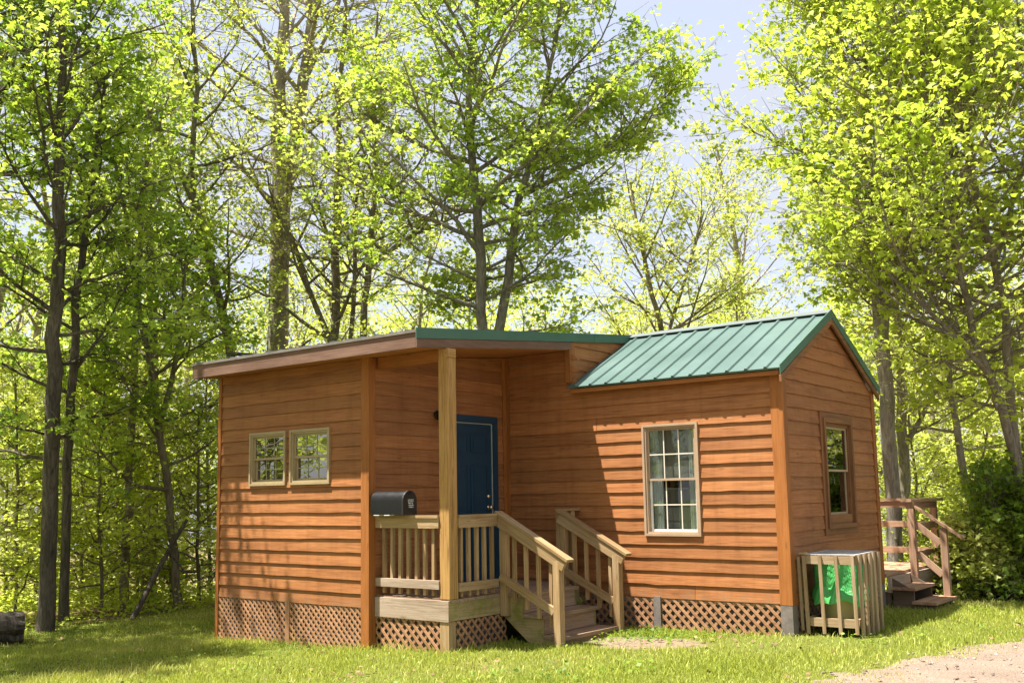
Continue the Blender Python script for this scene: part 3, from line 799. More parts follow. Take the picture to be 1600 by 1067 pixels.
# front railing
def balusters(pts, parent, z0f, z1f, s_=.019):
    for p in pts:
        b = MB(); tl = RB.gauss(0, .004)
        b.bar((p[0], p[1], z0f(p)), (p[0]+tl, p[1], z1f(p)), s_*2, s_*2, (1, 0, 0)); b.build('baluster', M['rail'], parent)
rl = MB()
rl.box(XW+.03, XP-.14, YD-.022, YD+.018, 1.205, 1.312); rl.box(XW+.03, XP-.14, YD-.035, YD+.075, 1.3122, 1.343)
r1 = rl.build('railing', M['rail'], cabin)
rl = MB(); rl.box(XW+.03, XP-.14, YD-.022, YD+.018, .565, .655); rl.build('bottom_rail', M['rim'], r1)
balusters([(XW+.115+.123*i, YD+.042) for i in range(8)], r1, lambda p: .49, lambda p: 1.29)
rl = MB()
rl.box(XP-.02, XP+.018, YD+.134, -1.645, 1.205, 1.312); rl.box(XP-.075, XP+.03, YD+.134, -1.56, 1.3122, 1.343)
r2 = rl.build('railing', M['rail'], cabin)
rl = MB(); rl.box(XP-.02, XP+.018, YD+.134, -1.645, .535, .625); rl.build('bottom_rail', M['rail'], r2)
balusters([(XP-.042, YD+.22+.135*i) for i in range(5)], r2, lambda p: .47, lambda p: 1.29)
# steps
steps = bpy.data.objects.new('steps', None); link(steps, cabin)
for y_ in (-1.535, -.50):
    st = MB(); st.prism([(XP-.0, ZFL-.045), (-2.47, ZFL-.045), (-2.47, .20), (-2.20, .20), (-2.20, -.005), (-1.95, -.005), (-1.95, -.14), (-2.28, -.14), (XP, .20)], (0, y_, 0), ex, ez, ey, .04)
    st.build('stringer', M['rimmoss'], steps)
for (xa, xb, zt) in ((XP+.006, -2.44, ZFL), (-2.452, -2.165, .243), (-2.182, -1.905, .030)):
    tr = MB(); h = (xb-xa)/2
    tr.box(xa, xa+h-.003, -1.555, -.44, zt-.038, zt-.001); tr.box(xa+h+.003, xb, -1.56, -.435, zt-.038, zt); tr.build('tread', M['tread'], steps)
for (x, za, zb_) in ((-2.468, .244, ZFL-.039), (-2.198, .031, .204), (-1.945, -.14, -.009)):
    tr = MB(); tr.box(x-.02, x+.002, -1.494, -.502, za, zb_); tr.build('riser', M['tread'], steps)
# step railings
def step_rail(Y, near):
    mb = MB(); a = np.array([XP+.0, Y, 1.325]); b = np.array([-1.80, Y, .835])
    d = b-a; L = np.linalg.norm(d)
    dn = d/L; dz = np.array([0, 0, 1.])
    def slope(z_off, x): return a[2]+(x-a[0])*d[2]/d[0]+z_off
    # hand rail: a board on edge with a flat cap
    x0, x1 = XP+.0, -1.815
    mb.bar((x0, Y-.030, slope(-.058, x0)), (x1, Y-.030, slope(-.058, x1)), .038, .125)
    mb.bar((x0-.02, Y+.0, slope(.022, x0-.02)), (x1+.05, Y+.0, slope(.022, x1+.05)), .125, .034)
    o = mb.build('step_railing', M['rail'], cabin, bevel=.003)
    q_ = MB(); q_.bar((XP+.03, Y-.030, slope(-.66, XP+.03)), (-1.965, Y-.030, slope(-.62, -1.965)), .038, .085); q_.build('bottom_rail', M['rail'], o)
    q_ = MB(); q_.box(-1.965, -1.877, Y-.0495, Y+.04, -.16, .838); q_.build('end_post', M['rail'], o, bevel=.003)
    q_ = MB()
    if near: q_.box(XP+.004, XP+.092, Y-.0105, Y+.07, .215, 1.322)
    else:
        q_.box(XP-.06, XP+.075, Y-.0105, Y+.055, .40, 1.335); q_.box(XP-.05, XP+.03, Y+.2, Y+.28, .462, 1.34); q_.box(XP-.06, XP+.045, Y-.012, -.024, 1.3405, 1.372)
    q_.build('newel_post', M['rail'], o, bevel=.003)
    n_ = 4
    for i in range(n_):
        x = XP+.20+.165*i
        b_ = MB(); zlo = slope(-.83, x)-.0; zhi = slope(-.03, x)
        b_.bar((x, Y+.010, zlo), (x+RB.gauss(0, .004), Y+.010, zhi), .038, .038, (1, 0, 0)); b_.build('baluster', M['rail'], o)
step_rail(-1.60, True); step_rail(-.40, False)

# ------------------------------------------------------------------ mailbox on the rail
mbx = thing('mailbox', 'black metal mailbox with an arched top standing on the porch railing', 'mailbox', (-3.50, -2.50, 1.344))
def arch(hw, hh, k=10): return [(-hw, 0), (hw, 0)]+[(hw*cos(a), (hh-hw)+hw*sin(a)) for a in [pi*i/k for i in range(k+1)]]
b = MB(); b.prism(arch(.105, .255), (-.245, 0, .010), ey, ez, ex, .478); body = b.build('body', M['blackmetal'], mbx); 
for p_ in body.data.polygons: p_.use_smooth = len(p_.vertices) == 4
body.data.set_sharp_from_angle(angle=.6)
b = MB(); b.prism(arch(.109, .261), (.2335, 0, .007), ey, ez, ex, .022); dd = b.build('door', M['blackplastic'], mbx)
b = MB(); b.obox((.263, 0, .245), (.008, 0, 0), (0, .014, 0), (0, 0, .02)); b.build('latch', M['blackmetal'], dd)
b = MB(); rg = random.Random(4)
for r_ in range(5):                                           # five lines of small, unreadable white lettering
    y = -.034+.004*r_; z_ = .168-.0195*r_
    while y < .050-.004*(r_ % 2):
        w_ = rg.uniform(.004, .010)
        b.obox((.2562, y+w_/2, z_+rg.uniform(-.001, .001)), (.0006, 0, 0), (0, w_/2*.8, 0), (0, 0, rg.uniform(.0035, .0055))); y += w_+.001+(rg.random() < .2)*.006
b.build('lettering', M['mark'], dd)
b = MB(); [b.box(x, x+.085, -.104, -.03, .0005, .0095) for x in (-.20, -.04)]; b.build('mounting_shim', M['mark'], mbx)

# ------------------------------------------------------------------ slatted bin enclosure with a lined bin
bx, by, ba = .095, .14, .05
ench = thing('bin_enclosure', 'slatted wooden bin cage standing against the gable end of the cabin', 'bin enclosure', (bx, by, 0.0), ba)
BW, BD, BH = .56, .85, .835
for z_, nm in ((.755, 'top_frame'), (.10, 'bottom_frame')):
    f_ = MB()
    f_.box(.02, BW-.02, .0, .035, z_, z_+.088); f_.box(BW-.035, BW, .037, BD-.037, z_, z_+.088)
    f_.box(.02, BW-.02, BD-.035, BD, z_, z_+.088); f_.box(0, .035, .037, BD-.037, z_, z_+.088)
    if z_ < .2: f_.box(.036, BW-.036, .036, BD-.036, .10, .122)
    f_.build(nm, M['slat'], ench)
def slat(p, q, side, w_=.036, t_=.022):
    s_ = MB(); s_.bar(p, q, w_, t_, side); s_.build('slat', M['slat'], ench)
for i in range(4):
    x = .02+.172*i; slat((x+.010, -.012, .02+.006*i), (x-.004, -.012, .845), (1, 0, 0))
slat((-.03, -.004, .05), (-.045, -.004, .83), (1, 0, 0), .03)
for i in range(5):
    y = .075+.18*i; slat((BW+.024, y, .0+.005*(i % 2)), (BW+.012+.006*(i % 3), y+.03, .85), (0, 1, 0), .075)
    slat((BW+.0225-.02*0, y-.0, .02), (BW+.0125, y+.02, .83), (0, 1, 0), .03) if False else None
l_ = MB()
for i in range(29): l_.box(.01+i*.0188, .0135+i*.0188, 0, BD, BH+.010, BH+.0135)
for i in range(44): l_.box(0, BW, .01+i*.0190, .0135+i*.0190, BH+.0136, BH+.017)
for (a_, b_, c_, d_) in ((0, BW, .0, .02), (0, BW, BD-.02, BD), (0, .02, .021, BD-.021), (BW-.02, BW, .021, BD-.021)): l_.box(a_, b_, c_, d_, BH+.0172, BH+.024)
l_.build('mesh_lid', M['cartop'], ench)
f_ = MB(); f_.bar((-.03, -.02, BH+.030), (.06, -.02, BH+.034), .02, .02); f_.build('latch', M['slat'], ench)
ca_ = thing('trash_bin', 'olive trash bin lined with a green plastic bag inside the slatted cage', 'trash bin', (bx+.27*cos(ba)-.42*sin(ba), by+.42*cos(ba)+.27*sin(ba), .124), ba)
c_ = MB(); c_.lathe([(.195, 0), (.205, .01), (.235, .52), (.25, .525), (.25, .55), (.235, .55), (.22, .50)], (0, 0, 0), n=28); c_.build('can', M['can'], ca_, smooth=True)
def bag():
    k, rows = 72, 26; rng = np.random.default_rng(3)
    v, f = [], []
    ph = rng.uniform(0, 6.28, 6)
    for j in range(rows+1):
        t_ = j/rows
        z_ = .62-.41*t_
        base = .25+.018*np.sin(3*t_)+.05*smoothstep(.55, .98, t_)
        for i in range(k):
            a = 2*pi*i/k
            fold = .010*np.sin(9*a+ph[0]+2*t_)+.012*np.sin(5*a+ph[1]-3*t_)*t_+.008*np.sin(17*a+ph[2]+5*t_)
            crease = -.03*abs(np.sin(2.5*a+ph[3]+1.2*t_))**6*(1-t_)
            hem = .025*np.sin(4*a+ph[4])+.02*np.sin(7*a+ph[5])
            sq = 1/max(abs(cos(a)), abs(sin(a)))
            r = (base+fold+crease)*(1+.12*(sq-1))
            v.append((r*cos(a), min(r, .38)*sin(a)*1.15, z_+hem*t_))
    for j in range(rows):
        for i in range(k): f.append((j*k+i, (j+1)*k+i, (j+1)*k+(i+1) % k, j*k+(i+1) % k))
    m_ = MB(); m_.poly(v, f, v); return m_.build('bin_liner', M['bag'], ca_, smooth=True)
bag()

# ------------------------------------------------------------------ rear deck
rd = thing('back_porch', 'small reddish timber deck with railing and steps behind the cabin', 'deck', (.1, 4.0, 0))
def rdm(name, mat, fn, par=rd):
    m_ = MB(); fn(m_); m_.v = [(x-.1, y-4.0, z) for x, y, z in m_.v]; return m_.build(name, mat, par)
def f(m_):
    x = -2.2
    while x < .05: m_.box(x, x+.135, 3.075, 5.5, .40, .438); x += .141
rdm('deck', M['reddeck'], f)
rdm('rim', M['rim'], lambda m_: (m_.box(.06, .095, 3.07, 5.5, .20, .399), m_.box(-2.2, .058, 5.47, 5.5, .20, .399)))
for q_ in ((-.05, .055, 3.1, 3.19, -.35), (-.05, .055, 5.35, 5.44, -.5), (-2.1, -2.0, 5.35, 5.44, -.6)): rdm('support', M['darkdeck'], lambda m_: m_.box(*q_, .199))
rdm('post', M['reddeck'], lambda m_: m_.box(.097, .185, 3.955, 4.045, .20, 1.36))
rdm('post', M['reddeck'], lambda m_: m_.box(.0, .09, 5.40, 5.49, .44, 1.355))
rdm('post', M['reddeck'], lambda m_: m_.box(-2.15, -2.06, 5.40, 5.49, .44, 1.355))
hr = rdm('railing', M['reddeck'], lambda m_: (m_.box(.03, .17, 3.93, 5.56, 1.362, 1.40), m_.box(-2.2, .029, 5.40, 5.54, 1.362, 1.40)))
for z_, h_ in ((1.26, .095), (.97, .09), (.58, .09)):
    rdm('rail', M['reddeck'], lambda m_: m_.box(.062, .096, 4.05, 5.39, z_, z_+h_), hr)
    rdm('rail', M['reddeck'], lambda m_: m_.box(-2.05, -.002, 5.42, 5.455, z_, z_+h_), hr)
sr = rdm('step_railing', M['reddeck'], lambda m_: m_.bar((.19, 4.015, 1.30), (.80, 4.015, .87), .10, .03))
rdm('post', M['reddeck'], lambda m_: m_.box(.50, .585, 3.99, 4.075, -.1, 1.01), sr)
rdm('rail', M['reddeck'], lambda m_: m_.bar((.19, 4.01, 1.06), (.50, 4.01, .80), .03, .085), sr)
rdm('rail', M['reddeck'], lambda m_: m_.bar((.19, 4.01, .66), (.50, 4.01, .38), .03, .085), sr)
sp = bpy.data.objects.new('steps', None); link(sp, rd)
for y_ in (3.14, 3.93): rdm('stringer', M['darkdeck'], lambda m_: m_.prism([(.098, .38), (.36, .23), (.36, .06), (.62, .06), (.62, -.1), (.098, -.2)], (0, y_, 0), ex, ez, ey, .035), sp)
rdm('tread', M['reddeck'], lambda m_: (m_.box(.098, .235, 3.08, 3.985, .235, .27), m_.box(.24, .40, 3.08, 3.985, .235, .27)), sp)
rdm('tread', M['reddeck'], lambda m_: (m_.box(.345, .49, 3.08, 4.08, .065, .10), m_.box(.495, .65, 3.08, 4.08, .065, .10)), sp)

# ------------------------------------------------------------------ trees
def raw_mesh(name, v, f, mat, tint=None, smooth=False, extra=None):
    me = bpy.data.meshes.new(name); quads(me, v, f)
    me.materials.append(mat)
    if tint is not None:
        me.attributes.new('tint', 'FLOAT', 'FACE').data.foreach_set('value', tint.astype(np.float32))
    if smooth: me.shade_smooth()
    return me
class Wood:
    def __init__(s): s.v = []; s.f = []; s.n = 0
    def tube(s, P, R, k):
        P = np.asarray(P, float); R = np.asarray(R, float)
        T = np.gradient(P, axis=0); T /= np.linalg.norm(T, axis=1)[:, None]+1e-9
        ref = np.array([1., .13, .05]) if abs(T[0, 0]) < .8 else np.array([0, 1., .1])
        A = np.cross(T, ref); A /= np.linalg.norm(A, axis=1)[:, None]+1e-9; B = np.cross(T, A)
        an = np.arange(k)*2*pi/k
        ring = P[:, None]+R[:, None, None]*(A[:, None]*np.cos(an)[None, :, None]+B[:, None]*np.sin(an)[None, :, None])
        m = len(P); i = np.arange(m*k).reshape(m, k)+s.n
        j = np.roll(i, -1, 1)
        s.v.append(ring.reshape(-1, 3)); s.f.append(np.stack([i[:-1], j[:-1], j[1:], i[1:]], -1).reshape(-1, 4)); s.n += m*k
    def mesh(s, name, mat):
        return raw_mesh(name, np.concatenate(s.v), np.concatenate(s.f), mat, smooth=True)
L_HI = (np.array([(0, 0, 0), (.13, .26, -.05), (.40, .52, -.13), (.50, .20, -.05), (1, 0, -.12), (.50, -.20, -.05), (.40, -.52, -.13), (.13, -.26, -.05)]),
        np.array([(0, 4, 3, 1), (3, 2, 1, 1), (0, 7, 5, 4), (5, 7, 6, 6)]))
L_HI = (L_HI[0], np.array([(0, 3, 2, 1), (0, 4, 3, 3), (0, 7, 6, 5), (0, 5, 4, 4)]))
L_LO = (np.array([(0, 0, 0), (.48, .36, -.08), (1, 0, -.12), (.48, -.36, -.08)]), np.array([(0, 2, 1), (0, 3, 2)]))
def leaves(P, size, rng, flat=.62, hi=False, mat=None, name='crown', tone=.0, droop=.25):
    """one small folded leaf at each point"""
    n = len(P)
    nr = np.array([0, 0, 1.])+flat*rng.normal(size=(n, 3)); nr /= np.linalg.norm(nr, axis=1)[:, None]
    az = rng.uniform(0, 2*pi, n); a = np.stack([np.cos(az), np.sin(az), -droop*np.ones(n)], 1)
    a -= nr*(a*nr).sum(1)[:, None]; a /= np.linalg.norm(a, axis=1)[:, None]; b = np.cross(nr, a)
    sz = size*rng.uniform(.6, 1.3, n)
    tv, tf = L_HI if hi else L_LO
    if hi: tf = np.array([(0, 3, 2, 1), (0, 7, 6, 5)]); tf = np.array([(0, 4, 3), (3, 2, 1), (0, 3, 1), (0, 5, 4), (5, 7, 6), (0, 7, 5)])
    v = P[:, None]+sz[:, None, None]*(a[:, None]*tv[None, :, :1]+b[:, None]*tv[None, :, 1:2]+nr[:, None]*tv[None, :, 2:])
    f = (np.arange(n)[:, None, None]*len(tv)+tf[None]).reshape(-1, tf.shape[1])
    q = P*1.7
    clump = .5+.22*np.sin(q[:, 0]+1.3*np.sin(q[:, 2]))*np.cos(q[:, 1]*1.2)+.16*np.sin(q[:, 0]*2.3+q[:, 1]*1.9+q[:, 2]*2.1)
    t = np.clip(clump+tone+rng.normal(0, .13, n), 0, 1)
    return raw_mesh(name, v.reshape(-1, 3), f, mat, np.repeat(t, len(tf)))
def limb(p, d, L, r, n, rng, curl, noise):
    P = [np.array(p, float)]; d = np.array(d, float); d /= np.linalg.norm(d)
    for i in range(n):
        d = d+rng.normal(0, noise, 3)+np.array([0, 0, curl]); d /= np.linalg.norm(d)
        P.append(P[-1]+d*L/n)
    return np.array(P), r*np.linspace(1, .3, n+1)
def resample(path, rad, step, rng, wob):
    path = np.asarray(path, float); rad = np.asarray(rad, float)
    s = np.concatenate([[0], np.cumsum(np.linalg.norm(np.diff(path, axis=0), axis=1))])
    n = max(4, int(s[-1]/step)); t_ = np.linspace(0, s[-1], n)
    # rounded interpolation through the traced points
    P = np.stack([np.interp(t_, s, path[:, i]) for i in range(3)], 1)
    for _ in range(2): P[1:-1] = (P[:-2]+2*P[1:-1]+P[2:])/4
    P[1:-1] += rng.normal(0, wob, (n-2, 3))*[1, 1, .2]
    return P, np.interp(t_, s, rad)
def grow(trunks, rng, nb=24, f0=.3, L=3., el=(15, 60), sub=7, sublen=.45, twigs=5, twiglen=.55, per=14, curl=.05, az=None,
         shape=lambda t: 1-.55*t, spread=.10, sides=8, twigwood=True, base_flare=True, leafy=(0, 1), azs=None, bmin=.012):
    """trunk polylines -> woody tubes and leaf positions"""
    w = Wood(); LP = []
    for ti, (path, rad) in enumerate(trunks):
        P, R = resample(path, rad, .45, rng, .018)
        if base_flare and ti == 0: R = R.copy(); R[0] *= 1.22; R[1] *= 1.05
        w.tube(P, R, sides)
        m = len(P); n_b = nb if np.isscalar(nb) else nb[ti]; ff = f0 if np.isscalar(f0) else f0[ti]
        phi = rng.uniform(0, 6.28)
        for i in range(n_b):
            t_ = (i+rng.uniform(0, .9))/max(n_b, 1); s_ = (ff+(1-ff)*t_)*(m-1.01); k = int(s_); p = P[k]+(P[k+1]-P[k])*(s_-k); r = R[k]
            phi += 2.4+rng.normal(0, .35)
            ph = phi
            if azs is not None and rng.random() < .65: ph = azs+rng.normal(0, .6)
            e = radians(el[0]+(el[1]-el[0])*t_+rng.normal(0, 9))
            d = np.array([cos(ph)*cos(e), sin(ph)*cos(e), sin(e)])
            ln = (L if np.isscalar(L) else L[ti])*shape(t_)*rng.uniform(.7, 1.2)
            B, BR = limb(p, d, ln, min(r*.62, .012*ln+.012), 7, rng, curl, .10)
            w.tube(B, np.maximum(BR, .006), 5)
            ns = max(2, int(sub*ln/(L if np.isscalar(L) else L[ti])+.5))
            for j in range(ns+1):
                q = .25+.75*(j+rng.uniform(0, .8))/(ns+1) if j < ns else .97
                kk = min(int(q*7), 6); bp = B[kk]+(B[kk+1]-B[kk])*(q*7-kk); bd = B[kk+1]-B[kk]; bd /= np.linalg.norm(bd)
                sd = np.cross(bd, [0, 0, 1.]); sd /= np.linalg.norm(sd)+1e-9
                sg = 1 if j % 2 else -1
                dd = bd*.75+sd*sg*rng.uniform(.4, 1.)+np.array([0, 0, rng.normal(.05, .22)])
                if j == ns: dd = bd
                sl_ = ln*sublen*(1.15-.55*q)*rng.uniform(.7, 1.25)
                Q, QR = limb(bp, dd, sl_, max(BR[kk]*.5, .006), 4, rng, curl*.4, .12)
                w.tube(Q, np.maximum(QR, .004), 3)
                for h in range(twigs):
                    tq = .25+.75*(h+.5)/twigs; k2 = min(int(tq*4), 3); tp = Q[k2]+(Q[k2+1]-Q[k2])*(tq*4-k2)
                    td = (Q[k2+1]-Q[k2]); td = td/np.linalg.norm(td)+rng.normal(0, .65, 3)*[1, 1, .55]; td /= np.linalg.norm(td)
                    te = tp+td*twiglen*rng.uniform(.6, 1.2)-np.array([0, 0, .05])
                    if twigwood: w.tube([tp, te], [.005, .003], 3)
                    if leafy[0] <= t_ <= leafy[1] and per > 0:
                        c = rng.poisson(per*rng.choice([0, .5, 1., 2.5]))
                        if c:
                            x = rng.uniform(.15, 1.1, c)[:, None]
                            LP.append(tp+(te-tp)*x+rng.normal(0, spread, (c, 3))*[1, 1, .55])
    return w, (np.concatenate(LP) if LP else np.zeros((0, 3)))
NT = [0]
def plant(name, label, cat, trunks, seed, bark='bark', leaf='leaf_maple', size=.1, hi=False, group=None, trunkname='trunk', tone=0., flat=.62, **kw):
    rng = np.random.default_rng(seed)
    base = np.array(trunks[0][0][0], float)
    tl = [(np.asarray(p, float)-base, r) for p, r in trunks]
    w, LP = grow(tl, rng, **kw)
    root = thing(name, label, cat, base, 0, group)
    o = link(bpy.data.objects.new(trunkname, w.mesh(trunkname, M[bark])), root)
    if len(LP):
        link(bpy.data.objects.new('crown', leaves(LP, size, rng, hi=hi, mat=M[leaf], tone=tone, flat=flat)), root)
    NT[0] += len(LP)
    return root
def trace(pts, d, ground=True):
    """(px, py, width px) list -> world polyline at depth d (d may drift along it)"""
    P, R = [], []
    for i, (x, y, wd) in enumerate(pts):
        dd = d if np.isscalar(d) else d[0]+(d[1]-d[0])*i/(len(pts)-1)
        P.append(at(x, y, dd)); R.append(wd/FPX*dd/2)
    if ground:
        g = float(gz(P[0][0], P[0][1]))
        if P[0][2] > g: P[0] = np.array([P[0][0], P[0][1], g-.05])
        else: P[0] = np.array([P[0][0], P[0][1], g-.05]) if abs(P[0][2]-g) < 3 else P[0]
    return np.array(P), np.array(R)

T = plant
# --- left edge of the lawn
T('maple_tree', 'big dark-barked trunk at the far left standing where the lawn ends', 'tree',
  [trace([(71, 958, 25), (78, 800, 24), (84, 600, 23), (91, 420, 20), (95, 250, 16), (96, 100, 12), (97, -90, 9)], 14.7)], 1, bark='bark_dark',
  nb=30, f0=.38, L=2.3, el=(8, 55), sub=8, twigs=6, per=5, size=.10, hi=True, curl=.03)
T('maple_tree', 'thinner dark trunk close behind the big dark trunk at far left', 'tree',
  [trace([(101, 950, 15), (101, 850, 14), (106, 700, 14), (116, 560, 13), (126, 400, 11), (150, 250, 8), (165, 120, 5)], 15.6)], 2, bark='bark_dark',
  nb=20, f0=.3, L=1.8, el=(8, 55), sub=7, twigs=5, per=6, size=.10, hi=True)
T('maple_tree', 'slim straight pole of a tree left of the curving tree beside the cabin', 'tree',
  [trace([(196, 905, 14), (203, 700, 12), (210, 560, 11), (217, 440, 9), (224, 300, 7), (232, 160, 5)], 18)], 3, bark='bark',
  nb=24, f0=.3, L=2.2, el=(10, 60), sub=7, twigs=5, per=6.5, size=.105)
T('maple_tree', 'mid-grey tree with a thick lower trunk between the slim pole and the curving tree', 'tree',
  [trace([(234, 880, 22), (237, 755, 20), (241, 640, 17), (238, 480, 14), (232, 300, 10), (226, 150, 6)], 20)], 4, bark='bark',
  nb=26, f0=.3, L=2.8, el=(5, 55), sub=7, twigs=5, per=6.5, size=.105)
T('maple_tree', 'slender curving tree nearest the left end wall of the cabin', 'tree',
  [trace([(282, 925, 13), (267, 818, 12), (256, 712, 12), (244, 633, 11), (237, 569, 10), (219, 500, 9), (205, 380, 7), (180, 250, 4)], 17.6),
   trace([(250, 660, 9), (272, 600, 8), (285, 500, 6), (290, 400, 4)], 17.6, False)], 5, bark='bark_moss',
  nb=(18, 8), f0=(.25, .2), L=1.9, el=(0, 50), sub=6, twigs=5, per=10, size=.105)
for i, (x, y, d, top, lab) in enumerate([
        (24, 930, 17, 560, 'thin dark sapling behind the log at the far left edge'),
        (160, 915, 17.2, 600, 'young leafy sapling right of the two dark trunks'),
        (178, 900, 20, 540, 'taller pale sapling between the dark trunks and the slim pole'),
        (312, 915, 18.6, 640, 'low bright sapling touching the left corner of the cabin'),
        (330, 900, 21, 560, 'tall thin sapling seen just over the cabin left corner'),
        (128, 930, 19, 610, 'wispy sapling behind the thinner dark trunk'),
        (60, 930, 21, 590, 'bright sapling half hidden behind the big dark trunk'),
        (215, 900, 22, 620, 'bushy sapling behind the slim pole tree'), (90, 915, 24, 640, 'low bright sapling between the two dark trunks, farther back'), (268, 905, 21, 660, 'low full sapling behind the curving tree'), (8, 920, 20, 640, 'bright sapling at the left edge beyond the log'), (145, 915, 26, 650, 'low broad sapling far back left of the slim pole'), (1432, 880, 22, 640, 'bright sapling seen through the rear deck railing'), (1478, 890, 25, 600, 'bright sapling left of the leaning pale trunk'), (1535, 885, 23, 620, 'bright sapling right of the leaning pale trunk'), (1590, 880, 27, 560, 'tall sapling between the twin-trunk maple and the right edge'), (1450, 880, 30, 590, 'far sapling above the steps of the rear deck')]):
    T('sapling', lab, 'sapling', [trace([(x, y, 6), (x+random.Random(i).uniform(-9, 9), (y+top)/2, 5), (x+random.Random(i+9).uniform(-20, 20), top, 2.5)], d)], 20+i,
      bark='bark_moss', leaf='leaf_spring' if i % 3 == 0 else 'leaf_wood', nb=24, f0=.08, L=1.5, el=(0, 45), sub=6, twigs=4, per=7.5, size=.095, twiglen=.4, sides=5, trunkname='stem', base_flare=False, tone=.05)
# --- trees rising behind the cabin
T('forked_tree', 'leaning forked tree rising over the left part of the porch roof', 'tree',
  [trace([(420, 880, 15), (362, 559, 14), (341, 462, 13), (320, 367, 13), (302, 304, 12), (277, 255, 9), (252, 205, 8), (225, 160, 6), (200, 115, 4)], 19.5),
   trace([(302, 304, 10), (297, 231, 9), (309, 157, 7), (302, 52, 6), (298, -60, 4)], 19.5, False)], 6, bark='bark_moss', leaf='leaf_spring',
  nb=(20, 16), f0=(.45, .1), L=2.4, el=(10, 60), sub=6, twigs=5, per=6, size=.095, base_flare=False)
T('twin_trunk_tree', 'tallest thick grey trunk splitting in two, with sparse yellow-green leaves', 'tree',
  [trace([(432, 800, 35), (433, 551, 33), (437, 420, 30), (440, 315, 30), (434, 210, 21), (437, 105, 18), (446, 0, 15), (452, -160, 9)], 22),
   trace([(441, 330, 22), (455, 260, 20), (463, 210, 19), (478, 105, 17), (493, 0, 15), (510, -160, 9)], 22, False)], 7, bark='bark_light', leaf='leaf_spring',
  nb=(26, 24), f0=(.45, .12), L=3.4, el=(12, 55), sub=7, twigs=5, per=4, size=.09, shape=lambda t: .75+.25*sin(3.1*t))
T('multi_stem_tree', 'group of thin bare-looking stems from one base right of the tallest grey trunk', 'tree',
  [trace([(524, 820, 15), (524, 531, 14), (525, 380, 13), (531, 283, 12), (524, 202, 9), (535, 100, 6), (540, 0, 4)], 21),
   trace([(525, 560, 10), (500, 490, 9), (476, 445, 8), (455, 354, 8), (400, 293, 6), (365, 240, 4)], 21, False),
   trace([(545, 560, 8), (552, 470, 7), (556, 380, 6), (560, 250, 4)], 21, False)], 8, bark='bark', leaf='leaf_spring',
  nb=(22, 10, 10), f0=(.42, .2, .2), L=2.6, el=(20, 62), sub=7, twigs=5, per=4, size=.09, base_flare=False)
T('slim_tree', 'slim dark tree with a long limb arching right above the porch roof', 'tree',
  [trace([(566, 820, 12), (567, 521, 11), (577, 405, 10), (590, 283, 9), (583, 202, 7), (588, 100, 5), (590, 20, 3)], 20),
   trace([(573, 420, 8), (605, 385, 7), (650, 360, 6), (700, 345, 4), (735, 330, 2.5)], 20, False)], 9, bark='bark', leaf='leaf_spring',
  nb=(22, 10), f0=(.5, .2), L=2.2, el=(15, 60), sub=6, twigs=5, per=5.5, size=.095, base_flare=False)
T('twin_maple', 'dense twin-stemmed maple behind the middle of the cabin roof', 'tree',
  [trace([(754, 820, 18), (753, 516, 17), (752, 380, 16), (741, 303, 14), (731, 177, 11), (740, 60, 8), (755, -80, 5)], 18.5),
   trace([(768, 560, 16), (778, 516, 16), (796, 430, 15), (805, 324, 13), (828, 262, 10), (850, 160, 8), (875, 30, 5), (885, -60, 3)], 18.5, False),
   trace([(826, 300, 9), (880, 275, 8), (945, 235, 6), (1010, 200, 4)], 18.3, False)], 10, bark='bark', leaf='leaf_maple',
  nb=(40, 26, 12), f0=(.40, .15, .1), L=(2.6, 1.9, 1.5), el=(0, 60), sub=8, twigs=6, per=6.3, size=.105, hi=True, base_flare=False, tone=.06, shape=lambda t: .8+.35*sin(3.1*t))
T('young_tree', 'airy yellow-green young tree behind the junction of the two roofs', 'tree',
  [trace([(1042, 800, 10), (1038, 517, 9), (1012, 438, 8), (995, 350, 5), (985, 285, 3)], 25),
   trace([(1040, 540, 7), (1062, 460, 6), (1085, 390, 4), (1100, 330, 3)], 25, False)], 11, bark='bark', leaf='leaf_spring',
  nb=(22, 16), f0=(.45, .1), L=2.9, el=(20, 60), sub=7, twigs=5, per=7, size=.105, base_flare=False)
T('pale_tree', 'tall pale distant tree rising in the sky gap left of the right-hand maples', 'tree',
  [trace([(1165, 800, 14), (1160, 500, 11), (1150, 380, 8), (1130, 290, 5), (1120, 225, 3)], 38)], 12, bark='bark_light', leaf='leaf_spring',
  nb=26, f0=.4, L=3.6, el=(15, 60), sub=7, twigs=4, per=5, size=.12, base_flare=False, tone=-.05)
# --- right side
T('maple_tree', 'tall maple whose straight trunk stands right behind the rear deck', 'tree',
  [trace([(1397, 880, 24), (1391, 713, 23), (1376, 520, 22), (1368, 440, 21), (1361, 349, 17), (1355, 225, 12), (1350, 80, 9), (1345, -80, 5)], 17),
   trace([(1382, 560, 12), (1386, 430, 11), (1390, 320, 9), (1398, 200, 7), (1405, 60, 4)], 17.2, False)], 13, bark='bark_light', leaf='leaf_bright',
  nb=(40, 24), f0=(.42, .2), L=(1.9, 2.1), el=(0, 58), sub=8, twigs=5, per=6.2, size=.105, hi=True, tone=.14, shape=lambda t: .75+.4*sin(3.1*t))
T('maple_tree', 'grey forked trunk half hidden just right of the straight trunk behind the deck', 'tree',
  [trace([(1415, 860, 18), (1413, 775, 17), (1411, 640, 16), (1405, 540, 13), (1395, 430, 9)], 20.5),
   trace([(1412, 700, 9), (1424, 670, 8), (1461, 612, 7), (1490, 560, 5)], 20.5, False)], 14, bark='bark', leaf='leaf_wood',
  nb=(16, 10), f0=(.5, .3), L=2.2, el=(10, 55), sub=6, twigs=5, per=8, size=.11, tone=.1)
